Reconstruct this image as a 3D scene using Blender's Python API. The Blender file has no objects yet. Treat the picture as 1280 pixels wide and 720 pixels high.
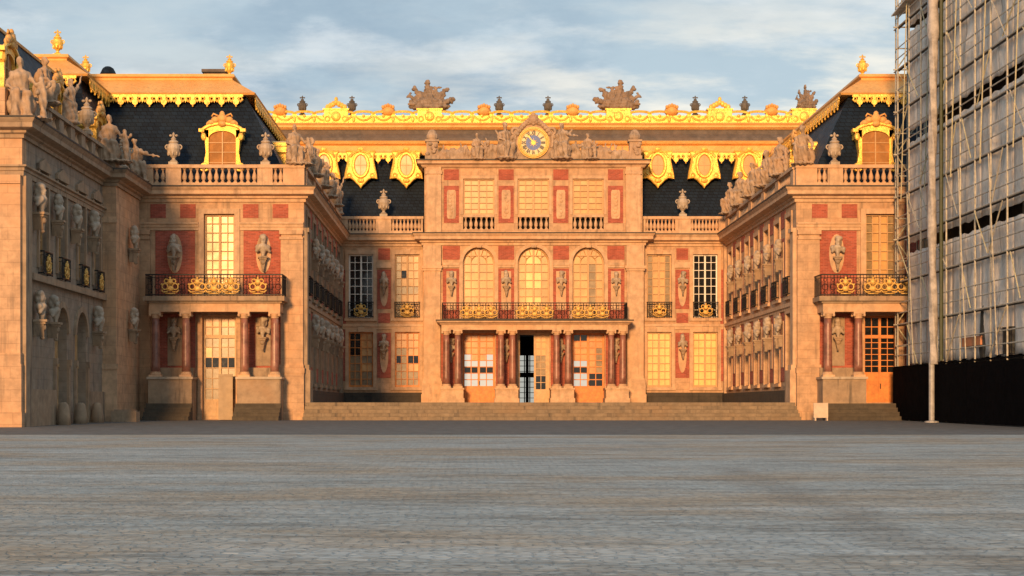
import bpy, bmesh, math, random
from mathutils import Vector, Matrix
R = math.radians
rnd = random.Random(7)
SC = bpy.context.scene
COL = SC.collection

# ------------------------------------------------------------------ materials
class N:
    """tiny node helper"""
    def __init__(s, tree): s.t = tree
    def __call__(s, kind, **kw):
        n = s.t.nodes.new(kind)
        for k, v in kw.items():
            if hasattr(n, k): setattr(n, k, v)
        return n
    def link(s, a, b): s.t.links.new(a, b)
    def math(s, op, a, b=None, c=None, clamp=False):
        n = s.t.nodes.new('ShaderNodeMath'); n.operation = op; n.use_clamp = clamp
        for i, x in enumerate((a, b, c)):
            if x is None: continue
            if isinstance(x, (int, float)): n.inputs[i].default_value = x
            else: s.link(x, n.inputs[i])
        return n.outputs[0]
    def mix(s, f, a, b, blend='MIX'):
        n = s.t.nodes.new('ShaderNodeMix'); n.data_type = 'RGBA'; n.blend_type = blend
        if isinstance(f, (int, float)): n.inputs[0].default_value = f
        else: s.link(f, n.inputs[0])
        for i, x in ((6, a), (7, b)):
            if isinstance(x, tuple): n.inputs[i].default_value = (*x, 1)[:4]
            else: s.link(x, n.inputs[i])
        return n.outputs[2]
    def ramp(s, f, p0, p1):
        n = s.t.nodes.new('ShaderNodeMapRange'); n.clamp = True; n.interpolation_type = 'SMOOTHSTEP'
        s.link(f, n.inputs[0]); n.inputs[1].default_value = p0; n.inputs[2].default_value = p1
        return n.outputs[0]
    def noise(s, vec, scale, detail=4, rough=.55):
        n = s.t.nodes.new('ShaderNodeTexNoise'); n.inputs['Scale'].default_value = scale
        n.inputs['Detail'].default_value = detail; n.inputs['Roughness'].default_value = rough
        if vec is not None: s.link(vec, n.inputs['Vector'])
        return n.outputs[0]
    def scale(s, vec, v):
        n = s.t.nodes.new('ShaderNodeVectorMath'); n.operation = 'MULTIPLY'
        s.link(vec, n.inputs[0]); n.inputs[1].default_value = v
        return n.outputs[0]

def new_mat(name):
    m = bpy.data.materials.new(name); m.use_nodes = True
    t = m.node_tree; b = t.nodes['Principled BSDF']
    return m, N(t), b

def wall_uv(n):
    """vector (x+y, z, 0) from the true position, so joints run level on walls facing any way"""
    g = n('ShaderNodeNewGeometry'); sp = n('ShaderNodeSeparateXYZ'); n.link(g.outputs['Position'], sp.inputs[0])
    u = n.math('ADD', sp.outputs[0], sp.outputs[1])
    c = n('ShaderNodeCombineXYZ'); n.link(u, c.inputs[0]); n.link(sp.outputs[2], c.inputs[1])
    return c.outputs[0], g.outputs['Position']

def stone(name, base, joints=True, var=.25, dirt=.5, rough=.85, dirtcol=(.09, .075, .06), bw=1.1, bh=.42, fine=1.0):
    m, n, b = new_mat(name)
    uv, pos = wall_uv(n)
    big = n.noise(pos, .35, 5, .6)
    med = n.noise(pos, 2.3, 5, .65)
    fin = n.noise(pos, 17, 4, .7)
    lo = tuple(c * (1 - var) for c in base); hi = tuple(min(1, c * (1 + var * .55)) for c in base)
    col = n.mix(n.ramp(med, .3, .72), lo, hi)
    warm = (min(1, base[0] * 1.1), base[1] * .93, base[2] * .78)
    col = n.mix(n.math('MULTIPLY', n.ramp(big, .45, .68), .55), col, warm)
    h = n.math('MULTIPLY', fin, .4 * fine)
    if joints:
        br = n('ShaderNodeTexBrick'); n.link(uv, br.inputs['Vector'])
        br.inputs['Scale'].default_value = 1; br.inputs['Brick Width'].default_value = bw; br.inputs['Row Height'].default_value = bh
        br.inputs['Mortar Size'].default_value = .012; br.inputs['Mortar Smooth'].default_value = .4
        br.inputs['Color1'].default_value = (.82, .82, .82, 1); br.inputs['Color2'].default_value = (1.08, 1.05, 1.0, 1)
        br.inputs['Mortar'].default_value = (.58, .54, .5, 1)
        col = n.mix(.5, col, br.outputs[0], 'MULTIPLY')
        h = n.math('SUBTRACT', h, n.math('MULTIPLY', br.outputs['Fac'], .7))
    # rain streaks and soot blotches with shapes of their own
    st = n.noise(n.scale(pos, (2.2, 2.2, .22)), 1.6, 5, .6)
    d = n.math('MULTIPLY', n.ramp(st, .52, .74), dirt)
    col = n.mix(d, col, dirtcol)
    sp = n.noise(pos, 6.5, 6, .75)
    col = n.mix(n.math('MULTIPLY', n.ramp(sp, .58, .75), dirt * .6), col, dirtcol)
    n.link(col, b.inputs['Base Color']); b.inputs['Roughness'].default_value = rough
    bp = n('ShaderNodeBump'); bp.inputs['Strength'].default_value = .45; bp.inputs['Distance'].default_value = .03
    n.link(h, bp.inputs['Height']); n.link(bp.outputs[0], b.inputs['Normal'])
    return m

def brick(name, base):
    m, n, b = new_mat(name)
    uv, pos = wall_uv(n)
    br = n('ShaderNodeTexBrick'); n.link(uv, br.inputs['Vector'])
    br.inputs['Scale'].default_value = 1; br.inputs['Brick Width'].default_value = .24; br.inputs['Row Height'].default_value = .075
    br.inputs['Mortar Size'].default_value = .008; br.inputs['Bias'].default_value = -.1
    br.inputs['Color1'].default_value = (*[c * .72 for c in base], 1); br.inputs['Color2'].default_value = (*[c * 1.2 for c in base], 1)
    br.inputs['Mortar'].default_value = (base[0] * 1.05, base[1] * 1.8, base[2] * 2.2, 1)
    col = n.mix(n.math('MULTIPLY', n.ramp(n.noise(pos, 1.7, 5, .65), .42, .7), .5), br.outputs[0], tuple(c * .55 for c in base))
    n.link(col, b.inputs['Base Color']); b.inputs['Roughness'].default_value = .9
    bp = n('ShaderNodeBump'); bp.inputs['Strength'].default_value = .3; bp.inputs['Distance'].default_value = .01; bp.invert = True
    n.link(br.outputs['Fac'], bp.inputs['Height']); n.link(bp.outputs[0], b.inputs['Normal'])
    return m

def plain(name, base, rough=.6, metal=0, var=.2, scale=6, bump=.15, emit=None, spec=None):
    m, n, b = new_mat(name)
    g = n('ShaderNodeNewGeometry'); pos = g.outputs['Position']
    f = n.noise(pos, scale, 5, .65)
    col = n.mix(n.ramp(f, .3, .7), tuple(c * (1 - var) for c in base), tuple(min(1, c * (1 + var * .6)) for c in base))
    n.link(col, b.inputs['Base Color'])
    b.inputs['Metallic'].default_value = metal
    rr = n.math('ADD', n.math('MULTIPLY', n.noise(pos, scale * 2.1, 3), .25), rough - .12)
    n.link(rr, b.inputs['Roughness'])
    if bump:
        bp = n('ShaderNodeBump'); bp.inputs['Strength'].default_value = bump; bp.inputs['Distance'].default_value = .03
        n.link(n.noise(pos, scale * 3, 4), bp.inputs['Height']); n.link(bp.outputs[0], b.inputs['Normal'])
    if spec is not None: b.inputs['Specular IOR Level'].default_value = spec
    if emit:
        b.inputs['Emission Color'].default_value = (*emit[0], 1); b.inputs['Emission Strength'].default_value = emit[1]
    return m

M = {}
M['stone'] = stone('limestone_ashlar', (.56, .355, .21), dirt=.55, dirtcol=(.16, .115, .075))
M['trim'] = stone('limestone_trim', (.60, .395, .24), joints=False, dirt=.5, dirtcol=(.17, .12, .08))
M['old'] = stone('weathered_limestone', (.31, .255, .195), dirt=.75)  # weathered stone, darkened further to paint shade into the walls turned from the sun
M['oldtrim'] = stone('weathered_trim', (.36, .26, .17), joints=False, dirt=.8)  # worn trim; also the shaded copy of the limestone trim, shade in its colour
M['statue'] = stone('carved_stone', (.43, .31, .21), joints=False, dirt=.55, var=.3)
M['marble'] = stone('grey_marble', (.44, .36, .27), joints=False, dirt=.45, rough=.55)
M['plinth'] = stone('sooty_plinth_stone', (.065, .052, .038), dirt=.7, dirtcol=(.02, .018, .016))  # very dark stone for the band at the wall foot
M['step'] = stone('step_stone', (.25, .19, .125), joints=True, dirt=.8, bw=1.6, bh=.17, dirtcol=(.07, .06, .05))
M['darkstep'] = stone('worn_dark_step_stone', (.085, .07, .05), joints=True, dirt=.8, bw=1.4, bh=.17, dirtcol=(.04, .036, .03))
M['brick'] = brick('red_brick', (.41, .095, .055))
M['redmarble'] = stone('red_veined_marble', (.30, .135, .10), joints=False, var=.5, dirt=.5, rough=.35, dirtcol=(.42, .3, .24))
def slate():
    m, n, b = new_mat('blue_slate'); uv, pos = wall_uv(n)
    br = n('ShaderNodeTexBrick'); n.link(uv, br.inputs['Vector']); br.inputs['Scale'].default_value = 1; br.inputs['Brick Width'].default_value = .3; br.inputs['Row Height'].default_value = .2; br.inputs['Mortar Size'].default_value = .014
    br.inputs['Color1'].default_value = (.003, .008, .017, 1); br.inputs['Color2'].default_value = (.007, .017, .034, 1); br.inputs['Mortar'].default_value = (.0015, .002, .003, 1)
    col = n.mix(n.math('MULTIPLY', n.ramp(n.noise(pos, .9, 5, .65), .45, .7), .4), br.outputs[0], (.014, .023, .034))
    n.link(col, b.inputs['Base Color']); b.inputs['Specular IOR Level'].default_value = .22
    n.link(n.math('MULTIPLY_ADD', n.noise(pos, 3, 4), .4, .4), b.inputs['Roughness'])
    bp = n('ShaderNodeBump'); bp.invert = True; bp.inputs['Strength'].default_value = .6; bp.inputs['Distance'].default_value = .02
    n.link(br.outputs['Fac'], bp.inputs['Height']); n.link(bp.outputs[0], b.inputs['Normal'])
    return m
M['slate'] = slate()
M['flash'] = plain('dark_lead_sheet', (.055, .045, .035), .7, 0, .4, 4, .2)
M['lead'] = stone('weathered_lead', (.135, .108, .088), joints=False, dirt=.5, var=.3)
def gilt(name, base, tarnish, amount, rough, metal):
    m, n, b = new_mat(name); g = n('ShaderNodeNewGeometry'); pos = g.outputs['Position']
    f = n.noise(pos, 5.5, 6, .72); f2 = n.noise(n.scale(pos, (1.5, 1.5, .35)), 2.2, 5, .6)
    col = n.mix(n.ramp(n.noise(pos, 1.2, 4), .35, .65), base, (base[0], base[1] * .86, base[2] * .75))
    col = n.mix(n.math('MULTIPLY', n.ramp(f, .50, .72), amount), col, tarnish)
    col = n.mix(n.math('MULTIPLY', n.ramp(f2, .55, .75), amount * .7), col, tarnish)
    n.link(col, b.inputs['Base Color']); b.inputs['Metallic'].default_value = metal
    n.link(n.math('MULTIPLY_ADD', f, .35, rough - .17), b.inputs['Roughness'])
    bp = n('ShaderNodeBump'); bp.inputs['Strength'].default_value = .6; bp.inputs['Distance'].default_value = .06
    n.link(n.noise(pos, 9, 5, .65), bp.inputs['Height']); n.link(bp.outputs[0], b.inputs['Normal'])
    return m
M['gold'] = gilt('gilded_lead', (.96, .63, .125), (.38, .175, .04), .85, .36, .35)
M['goldpaint'] = gilt('dull_gilding', (.74, .42, .13), (.40, .19, .06), .5, .55, .1)
M['ironGold'] = plain('worn_gilding', (.75, .46, .12), .5, .25, .35, 14, .5)
M['iron'] = plain('dark_wrought_iron', (.025, .023, .022), .5, .4, .3, 8, .1)
M['frame'] = plain('cream_painted_window_wood', (.53, .31, .13), .5, 0, .15, 9, .1)
M['whiteframe'] = plain('white_painted_window_wood', (.78, .74, .66), .45, 0, .1, 9, .1)
M['door'] = plain('ochre_painted_door_wood', (.66, .225, .04), .5, 0, .25, 4, .1)
M['doorpale'] = plain('faded_ochre_door_wood', (.58, .36, .17), .5, 0, .2, 4, .1)
M['glass'] = plain('dark_window_glass', (.012, .014, .016), .07, 0, .3, 1.2, .06)
M['blind'] = plain('cream_window_blind', (.60, .335, .115), .35, 0, .25, .9, .08)
M['bright'] = plain('pale_yellow_window_blind', (.80, .56, .20), .3, 0, .18, 1.3, .05)  # blinds, and pale panes that paint reflected light in as colour
M['curtain'] = plain('grey_green_curtain_behind_glass', (.27, .19, .095), .25, 0, .35, 1.6, .05)
M['ochreglass'] = plain('amber_window_blind', (.60, .285, .075), .3, 0, .3, 1.1, .06)  # blinds, and reflections painted into door panes as amber
M['daylight'] = plain('daylit_far_window_glass', (.06, .07, .08), .3, 0, .2, 2, 0, emit=((.86, .86, .76), .55))  # emission stands in for daylight coming through from the garden windows
M['black'] = plain('black_painted_plywood', (.0018, .0024, .0035), .85, 0, .4, 2, .05, spec=.03)
M['pole'] = plain('galvanised_scaffold_tube', (.46, .43, .35), .5, .1, .3, 5, .1)
M['brace'] = plain('dull_yellow_scaffold_tube', (.50, .46, .30), .5, .1, .3, 5, .1)
M['deck'] = plain('weathered_scaffold_board', (.075, .062, .048), .85, 0, .35, 5, .2)
M['shutter'] = plain('brown_orange_shutter', (.40, .185, .06), .8, 0, .25, 2, .1, spec=.2)
M['netting'] = plain('brown_debris_netting', (.075, .062, .05), .85, 0, .4, 2, .3)  # dark sheet added so gaps between sheet rows look like shadowed void
M['wrap'] = plain('pale_plastic_wrapping', (.40, .37, .345), .6, 0, .4, 2.2, .9)
M['green'] = plain('dark_green_pipe', (.05, .06, .025), .5, 0, .3, 5, .1)
M['darkgear'] = plain('black_site_tarpaulin', (.015, .018, .017), .6, 0, .4, 4, .4)
M['whitegear'] = plain('white_site_plastic', (.36, .35, .34), .5, 0, .25, 4, .1)
M['orange'] = plain('orange_site_board', (.5, .2, .09), .6, 0, .2, 4, .1)
M['cream'] = plain('off_white_sign_board', (.60, .48, .36), .6, 0, .12, 4, .05)
M['boardpaint'] = plain('tan_painted_board', (.40, .29, .18), .6, 0, .15, 3, .05)
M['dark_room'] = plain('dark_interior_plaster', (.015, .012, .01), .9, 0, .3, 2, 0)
M['clockface'] = plain('cream_enamel', (.66, .52, .26), .4, 0, .08, 8, 0)
M['clockblue'] = plain('deep_blue_enamel', (.012, .085, .34), .4, 0, .2, 8, 0)
M['ink'] = plain('black_numeral_paint', (.02, .025, .03), .5, 0, .1, 8, 0)
M['vase'] = stone('dark_lead_vase', (.13, .115, .095), joints=False, dirt=.6, var=.4, dirtcol=(.03, .03, .03))
M['trophy'] = stone('sooted_trophy_stone', (.27, .20, .145), joints=False, dirt=.8, var=.4, dirtcol=(.05, .045, .04))

def sheet_mat():
    m, n, b = new_mat('grey_scaffold_sheeting')
    g = n('ShaderNodeNewGeometry'); pos = g.outputs['Position']
    a = n.noise(n.scale(pos, (1, 1, .45)), 1.1, 6, .65); c = n.noise(pos, 5, 5, .7)
    col = n.mix(n.ramp(a, .3, .72), (.56, .50, .43), (.88, .80, .70))
    col = n.mix(n.math('MULTIPLY', n.ramp(c, .5, .75), .5), col, (.42, .39, .35))
    sp = n('ShaderNodeSeparateXYZ'); n.link(pos, sp.inputs[0])
    # sewn seams every 1.5 m
    fr = n.math('FRACT', n.math('DIVIDE', sp.outputs[1], 1.52)); se = n.math('LESS_THAN', fr, .035)
    col = n.mix(n.math('MULTIPLY', se, .55), col, (.14, .12, .1))
    n.link(col, b.inputs['Base Color']); b.inputs['Roughness'].default_value = .8
    bp = n('ShaderNodeBump'); bp.inputs['Strength'].default_value = .8; bp.inputs['Distance'].default_value = .15
    n.link(a, bp.inputs['Height']); n.link(bp.outputs[0], b.inputs['Normal'])
    return m
M['sheet'] = sheet_mat()

def cobble_mat():
    m, n, b = new_mat('cobbled_forecourt')
    g = n('ShaderNodeNewGeometry'); pos = g.outputs['Position']
    pv = n.scale(pos, (1, 1.15, 1))
    vo = n('ShaderNodeTexVoronoi'); vo.inputs['Scale'].default_value = 8.5; vo.inputs['Randomness'].default_value = .85; n.link(pv, vo.inputs['Vector'])
    ve = n('ShaderNodeTexVoronoi'); ve.feature = 'DISTANCE_TO_EDGE'; ve.inputs['Scale'].default_value = 8.5; ve.inputs['Randomness'].default_value = .85; n.link(pv, ve.inputs['Vector'])
    vs_ = n('ShaderNodeSeparateColor'); n.link(vo.outputs['Color'], vs_.inputs[0])
    joint = n.math('SUBTRACT', 1, n.ramp(ve.outputs['Distance'], .01, .09))
    base = (.325, .365, .365)
    big = n.noise(n.scale(pos, (.7, 1, 1)), .2, 7, .68)
    col = n.mix(n.ramp(big, .42, .60), base, (.35, .305, .235))
    row = n.noise(n.scale(pos, (.3, 1.6, 1)), 1.5, 6, .72)
    col = n.mix(n.math('MULTIPLY', n.ramp(row, .46, .66), .7), col, (.13, .13, .115))
    row2 = n.noise(n.scale(pos, (.22, 1.0, 1)), .55, 5, .65)
    col = n.mix(n.math('MULTIPLY', n.ramp(row2, .50, .68), .6), col, (.45, .50, .51))
    sp2 = n.noise(n.scale(pos, (.6, 1.8, 1)), 4.2, 5, .8)
    col = n.mix(n.math('MULTIPLY', n.ramp(sp2, .52, .70), .75), col, (.09, .086, .075))
    gv = n.math('MULTIPLY_ADD', vs_.outputs[0], .45, .78); gc = n('ShaderNodeCombineColor'); [n.link(gv, gc.inputs[q]) for q in range(3)]
    col = n.mix(.8, col, gc.outputs[0], 'MULTIPLY')
    col = n.mix(n.math('MULTIPLY', joint, .22), col, (.13, .12, .10))
    # an old darker wheel track running diagonally across the cobbles
    sx = n('ShaderNodeSeparateXYZ'); n.link(pos, sx.inputs[0])
    d = n.math('ABSOLUTE', n.math('SUBTRACT', n.math('ADD', sx.outputs[0], n.math('MULTIPLY', n.noise(pos, .5, 3), 1.0)), n.math('MULTIPLY_ADD', sx.outputs[1], .039, -.28)))
    tr = n.math('SUBTRACT', 1, n.ramp(d, .06, .5))
    tr = n.math('MULTIPLY', tr, n.math('LESS_THAN', sx.outputs[1], 27))
    col = n.mix(n.math('MULTIPLY', tr, .3), col, (.13, .12, .10))
    n.link(col, b.inputs['Base Color']); b.inputs['Roughness'].default_value = .8
    bp = n('ShaderNodeBump'); bp.inputs['Strength'].default_value = .7; bp.inputs['Distance'].default_value = .03
    n.link(n.math('ADD', n.ramp(ve.outputs['Distance'], 0, .16), n.math('MULTIPLY', n.noise(pos, 2.5, 5, .7), 1.2)), bp.inputs['Height']); n.link(bp.outputs[0], b.inputs['Normal'])
    return m
M['cobble'] = cobble_mat()
M['asphalt'] = plain('dark_worn_setts', (.10, .106, .104), .85, 0, .35, 2.2, .4)
M['terrace'] = stone('court_paving', (.25, .22, .18), joints=False, dirt=.5)

# ------------------------------------------------------------------ mesh builder
def ident(u, w, z): return (u, w, z)
class MB:
    def __init__(s, T=ident): s.v = []; s.f = []; s.m = []; s.T = T; s.mi = 0
    def add(s, vs, fs):
        o = len(s.v); s.v += [s.T(*p) for p in vs]
        for f in fs: s.f.append([o + i for i in f]); s.m.append(s.mi)
        return s
    def box(s, u0, u1, w0, w1, z0, z1):
        return s.add([(u, w, z) for z in (z0, z1) for w in (w0, w1) for u in (u0, u1)],
                     [(0, 2, 3, 1), (4, 5, 7, 6), (0, 1, 5, 4), (2, 6, 7, 3), (0, 4, 6, 2), (1, 3, 7, 5)])
    def prism(s, pts, w0, w1):
        k = len(pts)
        return s.add([(u, w0, z) for u, z in pts] + [(u, w1, z) for u, z in pts],
                     [list(range(k)), list(range(2 * k - 1, k - 1, -1))] + [(i, (i + 1) % k, k + (i + 1) % k, k + i) for i in range(k)])
    def ringprism(s, outer, inner, w0, w1):
        k = len(outer)
        vs = [(u, w, z) for w in (w0, w1) for ring in (outer, inner) for u, z in ring]
        fs = []
        for i in range(k):
            j = (i + 1) % k
            fs += [(i, j, k + j, k + i), (2 * k + i, 3 * k + i, 3 * k + j, 2 * k + j), (i, 2 * k + i, 2 * k + j, j), (k + i, k + j, 3 * k + j, 3 * k + i)]
        return s.add(vs, fs)
    def quad(s, *p): return s.add(list(p), [list(range(len(p)))])
    def lathe(s, cu, cw, prof, n=12, su=1, sw=1):
        vs = []; fs = []
        for r, z in prof:
            for k in range(n):
                a = 2 * math.pi * k / n; vs.append((cu + r * su * math.cos(a), cw + r * sw * math.sin(a), z))
        for i in range(len(prof) - 1):
            for k in range(n):
                fs.append((i * n + k, i * n + (k + 1) % n, (i + 1) * n + (k + 1) % n, (i + 1) * n + k))
        fs.append(list(range(n - 1, -1, -1))); fs.append([(len(prof) - 1) * n + k for k in range(n)])
        return s.add(vs, fs)
    def tube(s, pts, r, n=6, closed=False):
        P = [Vector(p) for p in pts]; k = len(P); vs = []; fs = []
        for i in range(k):
            a = P[i - 1] if (i or closed) else P[i]; b = P[(i + 1) % k] if (i < k - 1 or closed) else P[i]
            d = (b - a)
            d = d.normalized() if d.length > 1e-9 else Vector((0, 0, 1))
            x = d.orthogonal().normalized() if abs(d.y) > .95 else d.cross(Vector((0, 1, 0))).normalized(); y = d.cross(x)
            rr = r[i] if isinstance(r, (list, tuple)) else r
            for j in range(n):
                t = 2 * math.pi * j / n; q = P[i] + x * (rr * math.cos(t)) + y * (rr * math.sin(t)); vs.append(tuple(q))
        for i in range(k if closed else k - 1):
            for j in range(n):
                fs.append((i * n + j, i * n + (j + 1) % n, ((i + 1) % k) * n + (j + 1) % n, ((i + 1) % k) * n + j))
        if not closed: fs.append(list(range(n))); fs.append([(k - 1) * n + j for j in range(n)])
        return s.add(vs, fs)
    def ring(s, cu, w, cz, R_, r, a0=0, a1=360, n=14, m=5):
        full = abs(a1 - a0) >= 360
        pts = [(cu + R_ * math.cos(R(a0 + (a1 - a0) * i / n)), w, cz + R_ * math.sin(R(a0 + (a1 - a0) * i / n))) for i in range(n if full else n + 1)]
        return s.tube(pts, r, m, full)
    def ball(s, cu, cw, cz, ru, rw, rz, n=10, m=6):
        vs = []; fs = []
        for i in range(1, m):
            t = math.pi * i / m
            for k in range(n):
                a = 2 * math.pi * k / n; vs.append((cu + ru * math.sin(t) * math.cos(a), cw + rw * math.sin(t) * math.sin(a), cz - rz * math.cos(t)))
        for i in range(m - 2):
            for k in range(n): fs.append((i * n + k, i * n + (k + 1) % n, (i + 1) * n + (k + 1) % n, (i + 1) * n + k))
        b = len(vs); vs += [(cu, cw, cz - rz), (cu, cw, cz + rz)]
        for k in range(n): fs += [(b, (k + 1) % n, k), (b + 1, (m - 2) * n + k, (m - 2) * n + (k + 1) % n)]
        return s.add(vs, fs)
    def sweep(s, path, prof):
        """profile (out, z) swept along a plan polyline; out is to the right of the direction of travel; ends closed"""
        k = len(path); q = len(prof); vs = []
        nrm = []
        for i in range(k - 1):
            dx, dy = path[i + 1][0] - path[i][0], path[i + 1][1] - path[i][1]; l = math.hypot(dx, dy); nrm.append((dy / l, -dx / l))
        for i in range(k):
            a = nrm[max(0, i - 1)]; b = nrm[min(k - 2, i)]
            den = 1 + a[0] * b[0] + a[1] * b[1]
            mx, my = (a[0] + b[0]) / den, (a[1] + b[1]) / den
            for o, z in prof: vs.append((path[i][0] + mx * o, path[i][1] + my * o, z))
        fs = [(i * q + j, i * q + (j + 1) % q, (i + 1) * q + (j + 1) % q, (i + 1) * q + j) for i in range(k - 1) for j in range(q)]
        fs += [list(range(q)), [(k - 1) * q + j for j in range(q - 1, -1, -1)]]
        return s.add(vs, fs)
    def wall(s, u0, u1, z0, z1, th, holes, w=0.):
        """wall slab with rectangular holes (hu0,hu1,hz0,hz1); front at w, back at w-th"""
        us = sorted({u0, u1, *[max(u0, min(u1, h[i])) for h in holes for i in (0, 1)]}); zs = sorted({z0, z1, *[max(z0, min(z1, h[i])) for h in holes for i in (2, 3)]})
        def solid(i, j):
            if i < 0 or j < 0 or i >= len(us) - 1 or j >= len(zs) - 1: return False
            cu, cz = (us[i] + us[i + 1]) / 2, (zs[j] + zs[j + 1]) / 2
            return not any(h[0] < cu < h[1] and h[2] < cz < h[3] for h in holes)
        b = w - th
        for i in range(len(us) - 1):
            for j in range(len(zs) - 1):
                if not solid(i, j): continue
                a, c, d, e = us[i], us[i + 1], zs[j], zs[j + 1]
                s.quad((a, w, d), (c, w, d), (c, w, e), (a, w, e)); s.quad((a, b, d), (a, b, e), (c, b, e), (c, b, d))
                if not solid(i - 1, j): s.quad((a, w, d), (a, w, e), (a, b, e), (a, b, d))
                if not solid(i + 1, j): s.quad((c, w, d), (c, b, d), (c, b, e), (c, w, e))
                if not solid(i, j - 1): s.quad((a, w, d), (a, b, d), (c, b, d), (c, w, d))
                if not solid(i, j + 1): s.quad((a, w, e), (c, w, e), (c, b, e), (a, b, e))
        return s
    def mesh(s, name, off=Vector((0, 0, 0)), smooth=False):
        me = bpy.data.meshes.new(name)
        me.from_pydata([tuple(Vector(p) - off) for p in s.v], [], s.f)
        me.polygons.foreach_set('material_index', s.m)
        bm = bmesh.new(); bm.from_mesh(me)
        bmesh.ops.remove_doubles(bm, verts=bm.verts, dist=1e-5)
        bmesh.ops.recalc_face_normals(bm, faces=bm.faces)
        bm.to_mesh(me); bm.free()
        if smooth: me.shade_smooth()
        me.update()
        return me

WL = {}
def props(o, label=None, cat=None, group=None, kind=None):
    for k, v in (('label', label), ('category', cat), ('group', group), ('kind', kind)):
        if v: o[k] = v
    return o
def thing(name, label, cat, loc=(0, 0, 0), group=None):
    o = bpy.data.objects.new(name, None); COL.objects.link(o); o.location = loc; o.empty_display_size = .3
    WL[o.name] = Vector(loc); return props(o, label, cat, group)
def put(mb, name, mats, parent=None, label=None, smooth=False, origin=None):
    """link one mesh object; its origin is its parent's (or the given) place"""
    base = WL[parent.name] if parent else Vector((0, 0, 0))
    org = Vector(origin) if origin else base
    me = mb.mesh(name, org, smooth)
    for m in (mats if isinstance(mats, (list, tuple)) else [mats]): me.materials.append(M[m] if isinstance(m, str) else m)
    o = bpy.data.objects.new(name, me); COL.objects.link(o)
    if parent: o.parent = parent
    o.location = org - base; WL[o.name] = org
    if label: o['label'] = label
    return o
def copy_mesh(src, name, parent, loc, rotz=0):
    o = bpy.data.objects.new(name, src.data if hasattr(src, 'data') else src); COL.objects.link(o)
    base = WL[parent.name] if parent else Vector((0, 0, 0))
    if parent: o.parent = parent
    o.location = Vector(loc) - base; o.rotation_euler.z = rotz; WL[o.name] = Vector(loc)
    return o
def copy_thing(root, loc, rotz=0, label=None, group=None, sc=None):
    r = root.copy(); COL.objects.link(r); r.location = loc; r.rotation_euler.z = rotz
    if sc: r.scale = (sc, sc, sc) if not isinstance(sc, tuple) else sc
    if label: r['label'] = label
    if group: r['group'] = group
    WL[r.name] = Vector(loc)
    for ch in list(root.children):
        c = ch.copy(); COL.objects.link(c); c.parent = r
        for g in list(ch.children):
            d = g.copy(); COL.objects.link(d); d.parent = c
    return r

def capsule_bm(bm, p, q, r0, r1, n=10):
    p, q = Vector(p), Vector(q); d = q - p
    for c, r in ((p, r0), (q, r1)):
        bmesh.ops.create_icosphere(bm, subdivisions=2, radius=r, matrix=Matrix.Translation(c))
    if d.length > 1e-4:
        rot = d.to_track_quat('Z', 'Y').to_matrix().to_4x4()
        bmesh.ops.create_cone(bm, cap_ends=True, segments=n, radius1=r0, radius2=r1, depth=d.length, matrix=Matrix.Translation((p + q) / 2) @ rot)
def sculpt(name, caps, voxel=.04, extra=None, folds=0., seed=0):
    """many capsules fused into ONE continuous carved surface"""
    bm = bmesh.new()
    for c in caps: capsule_bm(bm, *c)
    for e in (extra or []):                       # ellipsoids (centre, radii)
        bmesh.ops.create_icosphere(bm, subdivisions=2, radius=1, matrix=Matrix.Translation(e[0]) @ Matrix.Diagonal((*e[1], 1)))
    me = bpy.data.meshes.new(name + '_raw'); bm.to_mesh(me); bm.free()
    ob = bpy.data.objects.new(name + '_raw', me); COL.objects.link(ob)
    md = ob.modifiers.new('r', 'REMESH'); md.mode = 'VOXEL'; md.voxel_size = voxel
    dg = bpy.context.evaluated_depsgraph_get(); dg.update()
    out = bpy.data.meshes.new_from_object(ob.evaluated_get(dg)); out.name = name
    bpy.data.objects.remove(ob); bpy.data.meshes.remove(me)
    if folds:
        r = random.Random(seed); ph = [r.uniform(0, 6) for _ in range(6)]
        for v in out.vertices:
            n = v.normal; c = v.co
            d = math.sin(c.x * 17 + ph[0] + 2 * math.sin(c.z * 2.3 + ph[1])) * math.sin(c.y * 13 + ph[2]) + .7 * math.sin(c.x * 31 + c.z * 9 + ph[3]) + .5 * math.sin(c.z * 23 + c.y * 19 + ph[4])
            v.co = c + n * d * folds
    out.shade_smooth(); out.update()
    return out

# ------------------------------------------------------------------ view geometry
F, CX, HY, CAMX, CAMZ = 2130., 590., 508., -3.73, .66
YM, YA, YW, YP = 103.9, 103.2, 81.4, 62.0
HW = 11.755            # half width of the court
UC = 15.8              # centre line of a wing front
ZT = .85               # terrace level
def X(px, Y): return (px - CX) / F * Y + CAMX
def Z(py, Y): return CAMZ + (HY - py) / F * Y

def front(oy): return lambda u, w, z: (u, oy - w, z)

# ------------------------------------------------------------------ shared pieces
CORN = [(0, 10.42), (.09, 10.42), (.09, 10.55), (.2, 10.6), (.2, 10.68), (.46, 10.74), (.5, 10.76), (.5, 10.92), (.6, 11.05), (.6, 11.14), (0, 11.14)]
ARCH = [(0, 9.05), (.07, 9.05), (.07, 9.22), (.11, 9.24), (.11, 9.34), (.2, 9.38), (.2, 9.44), (0, 9.44)]

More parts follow.
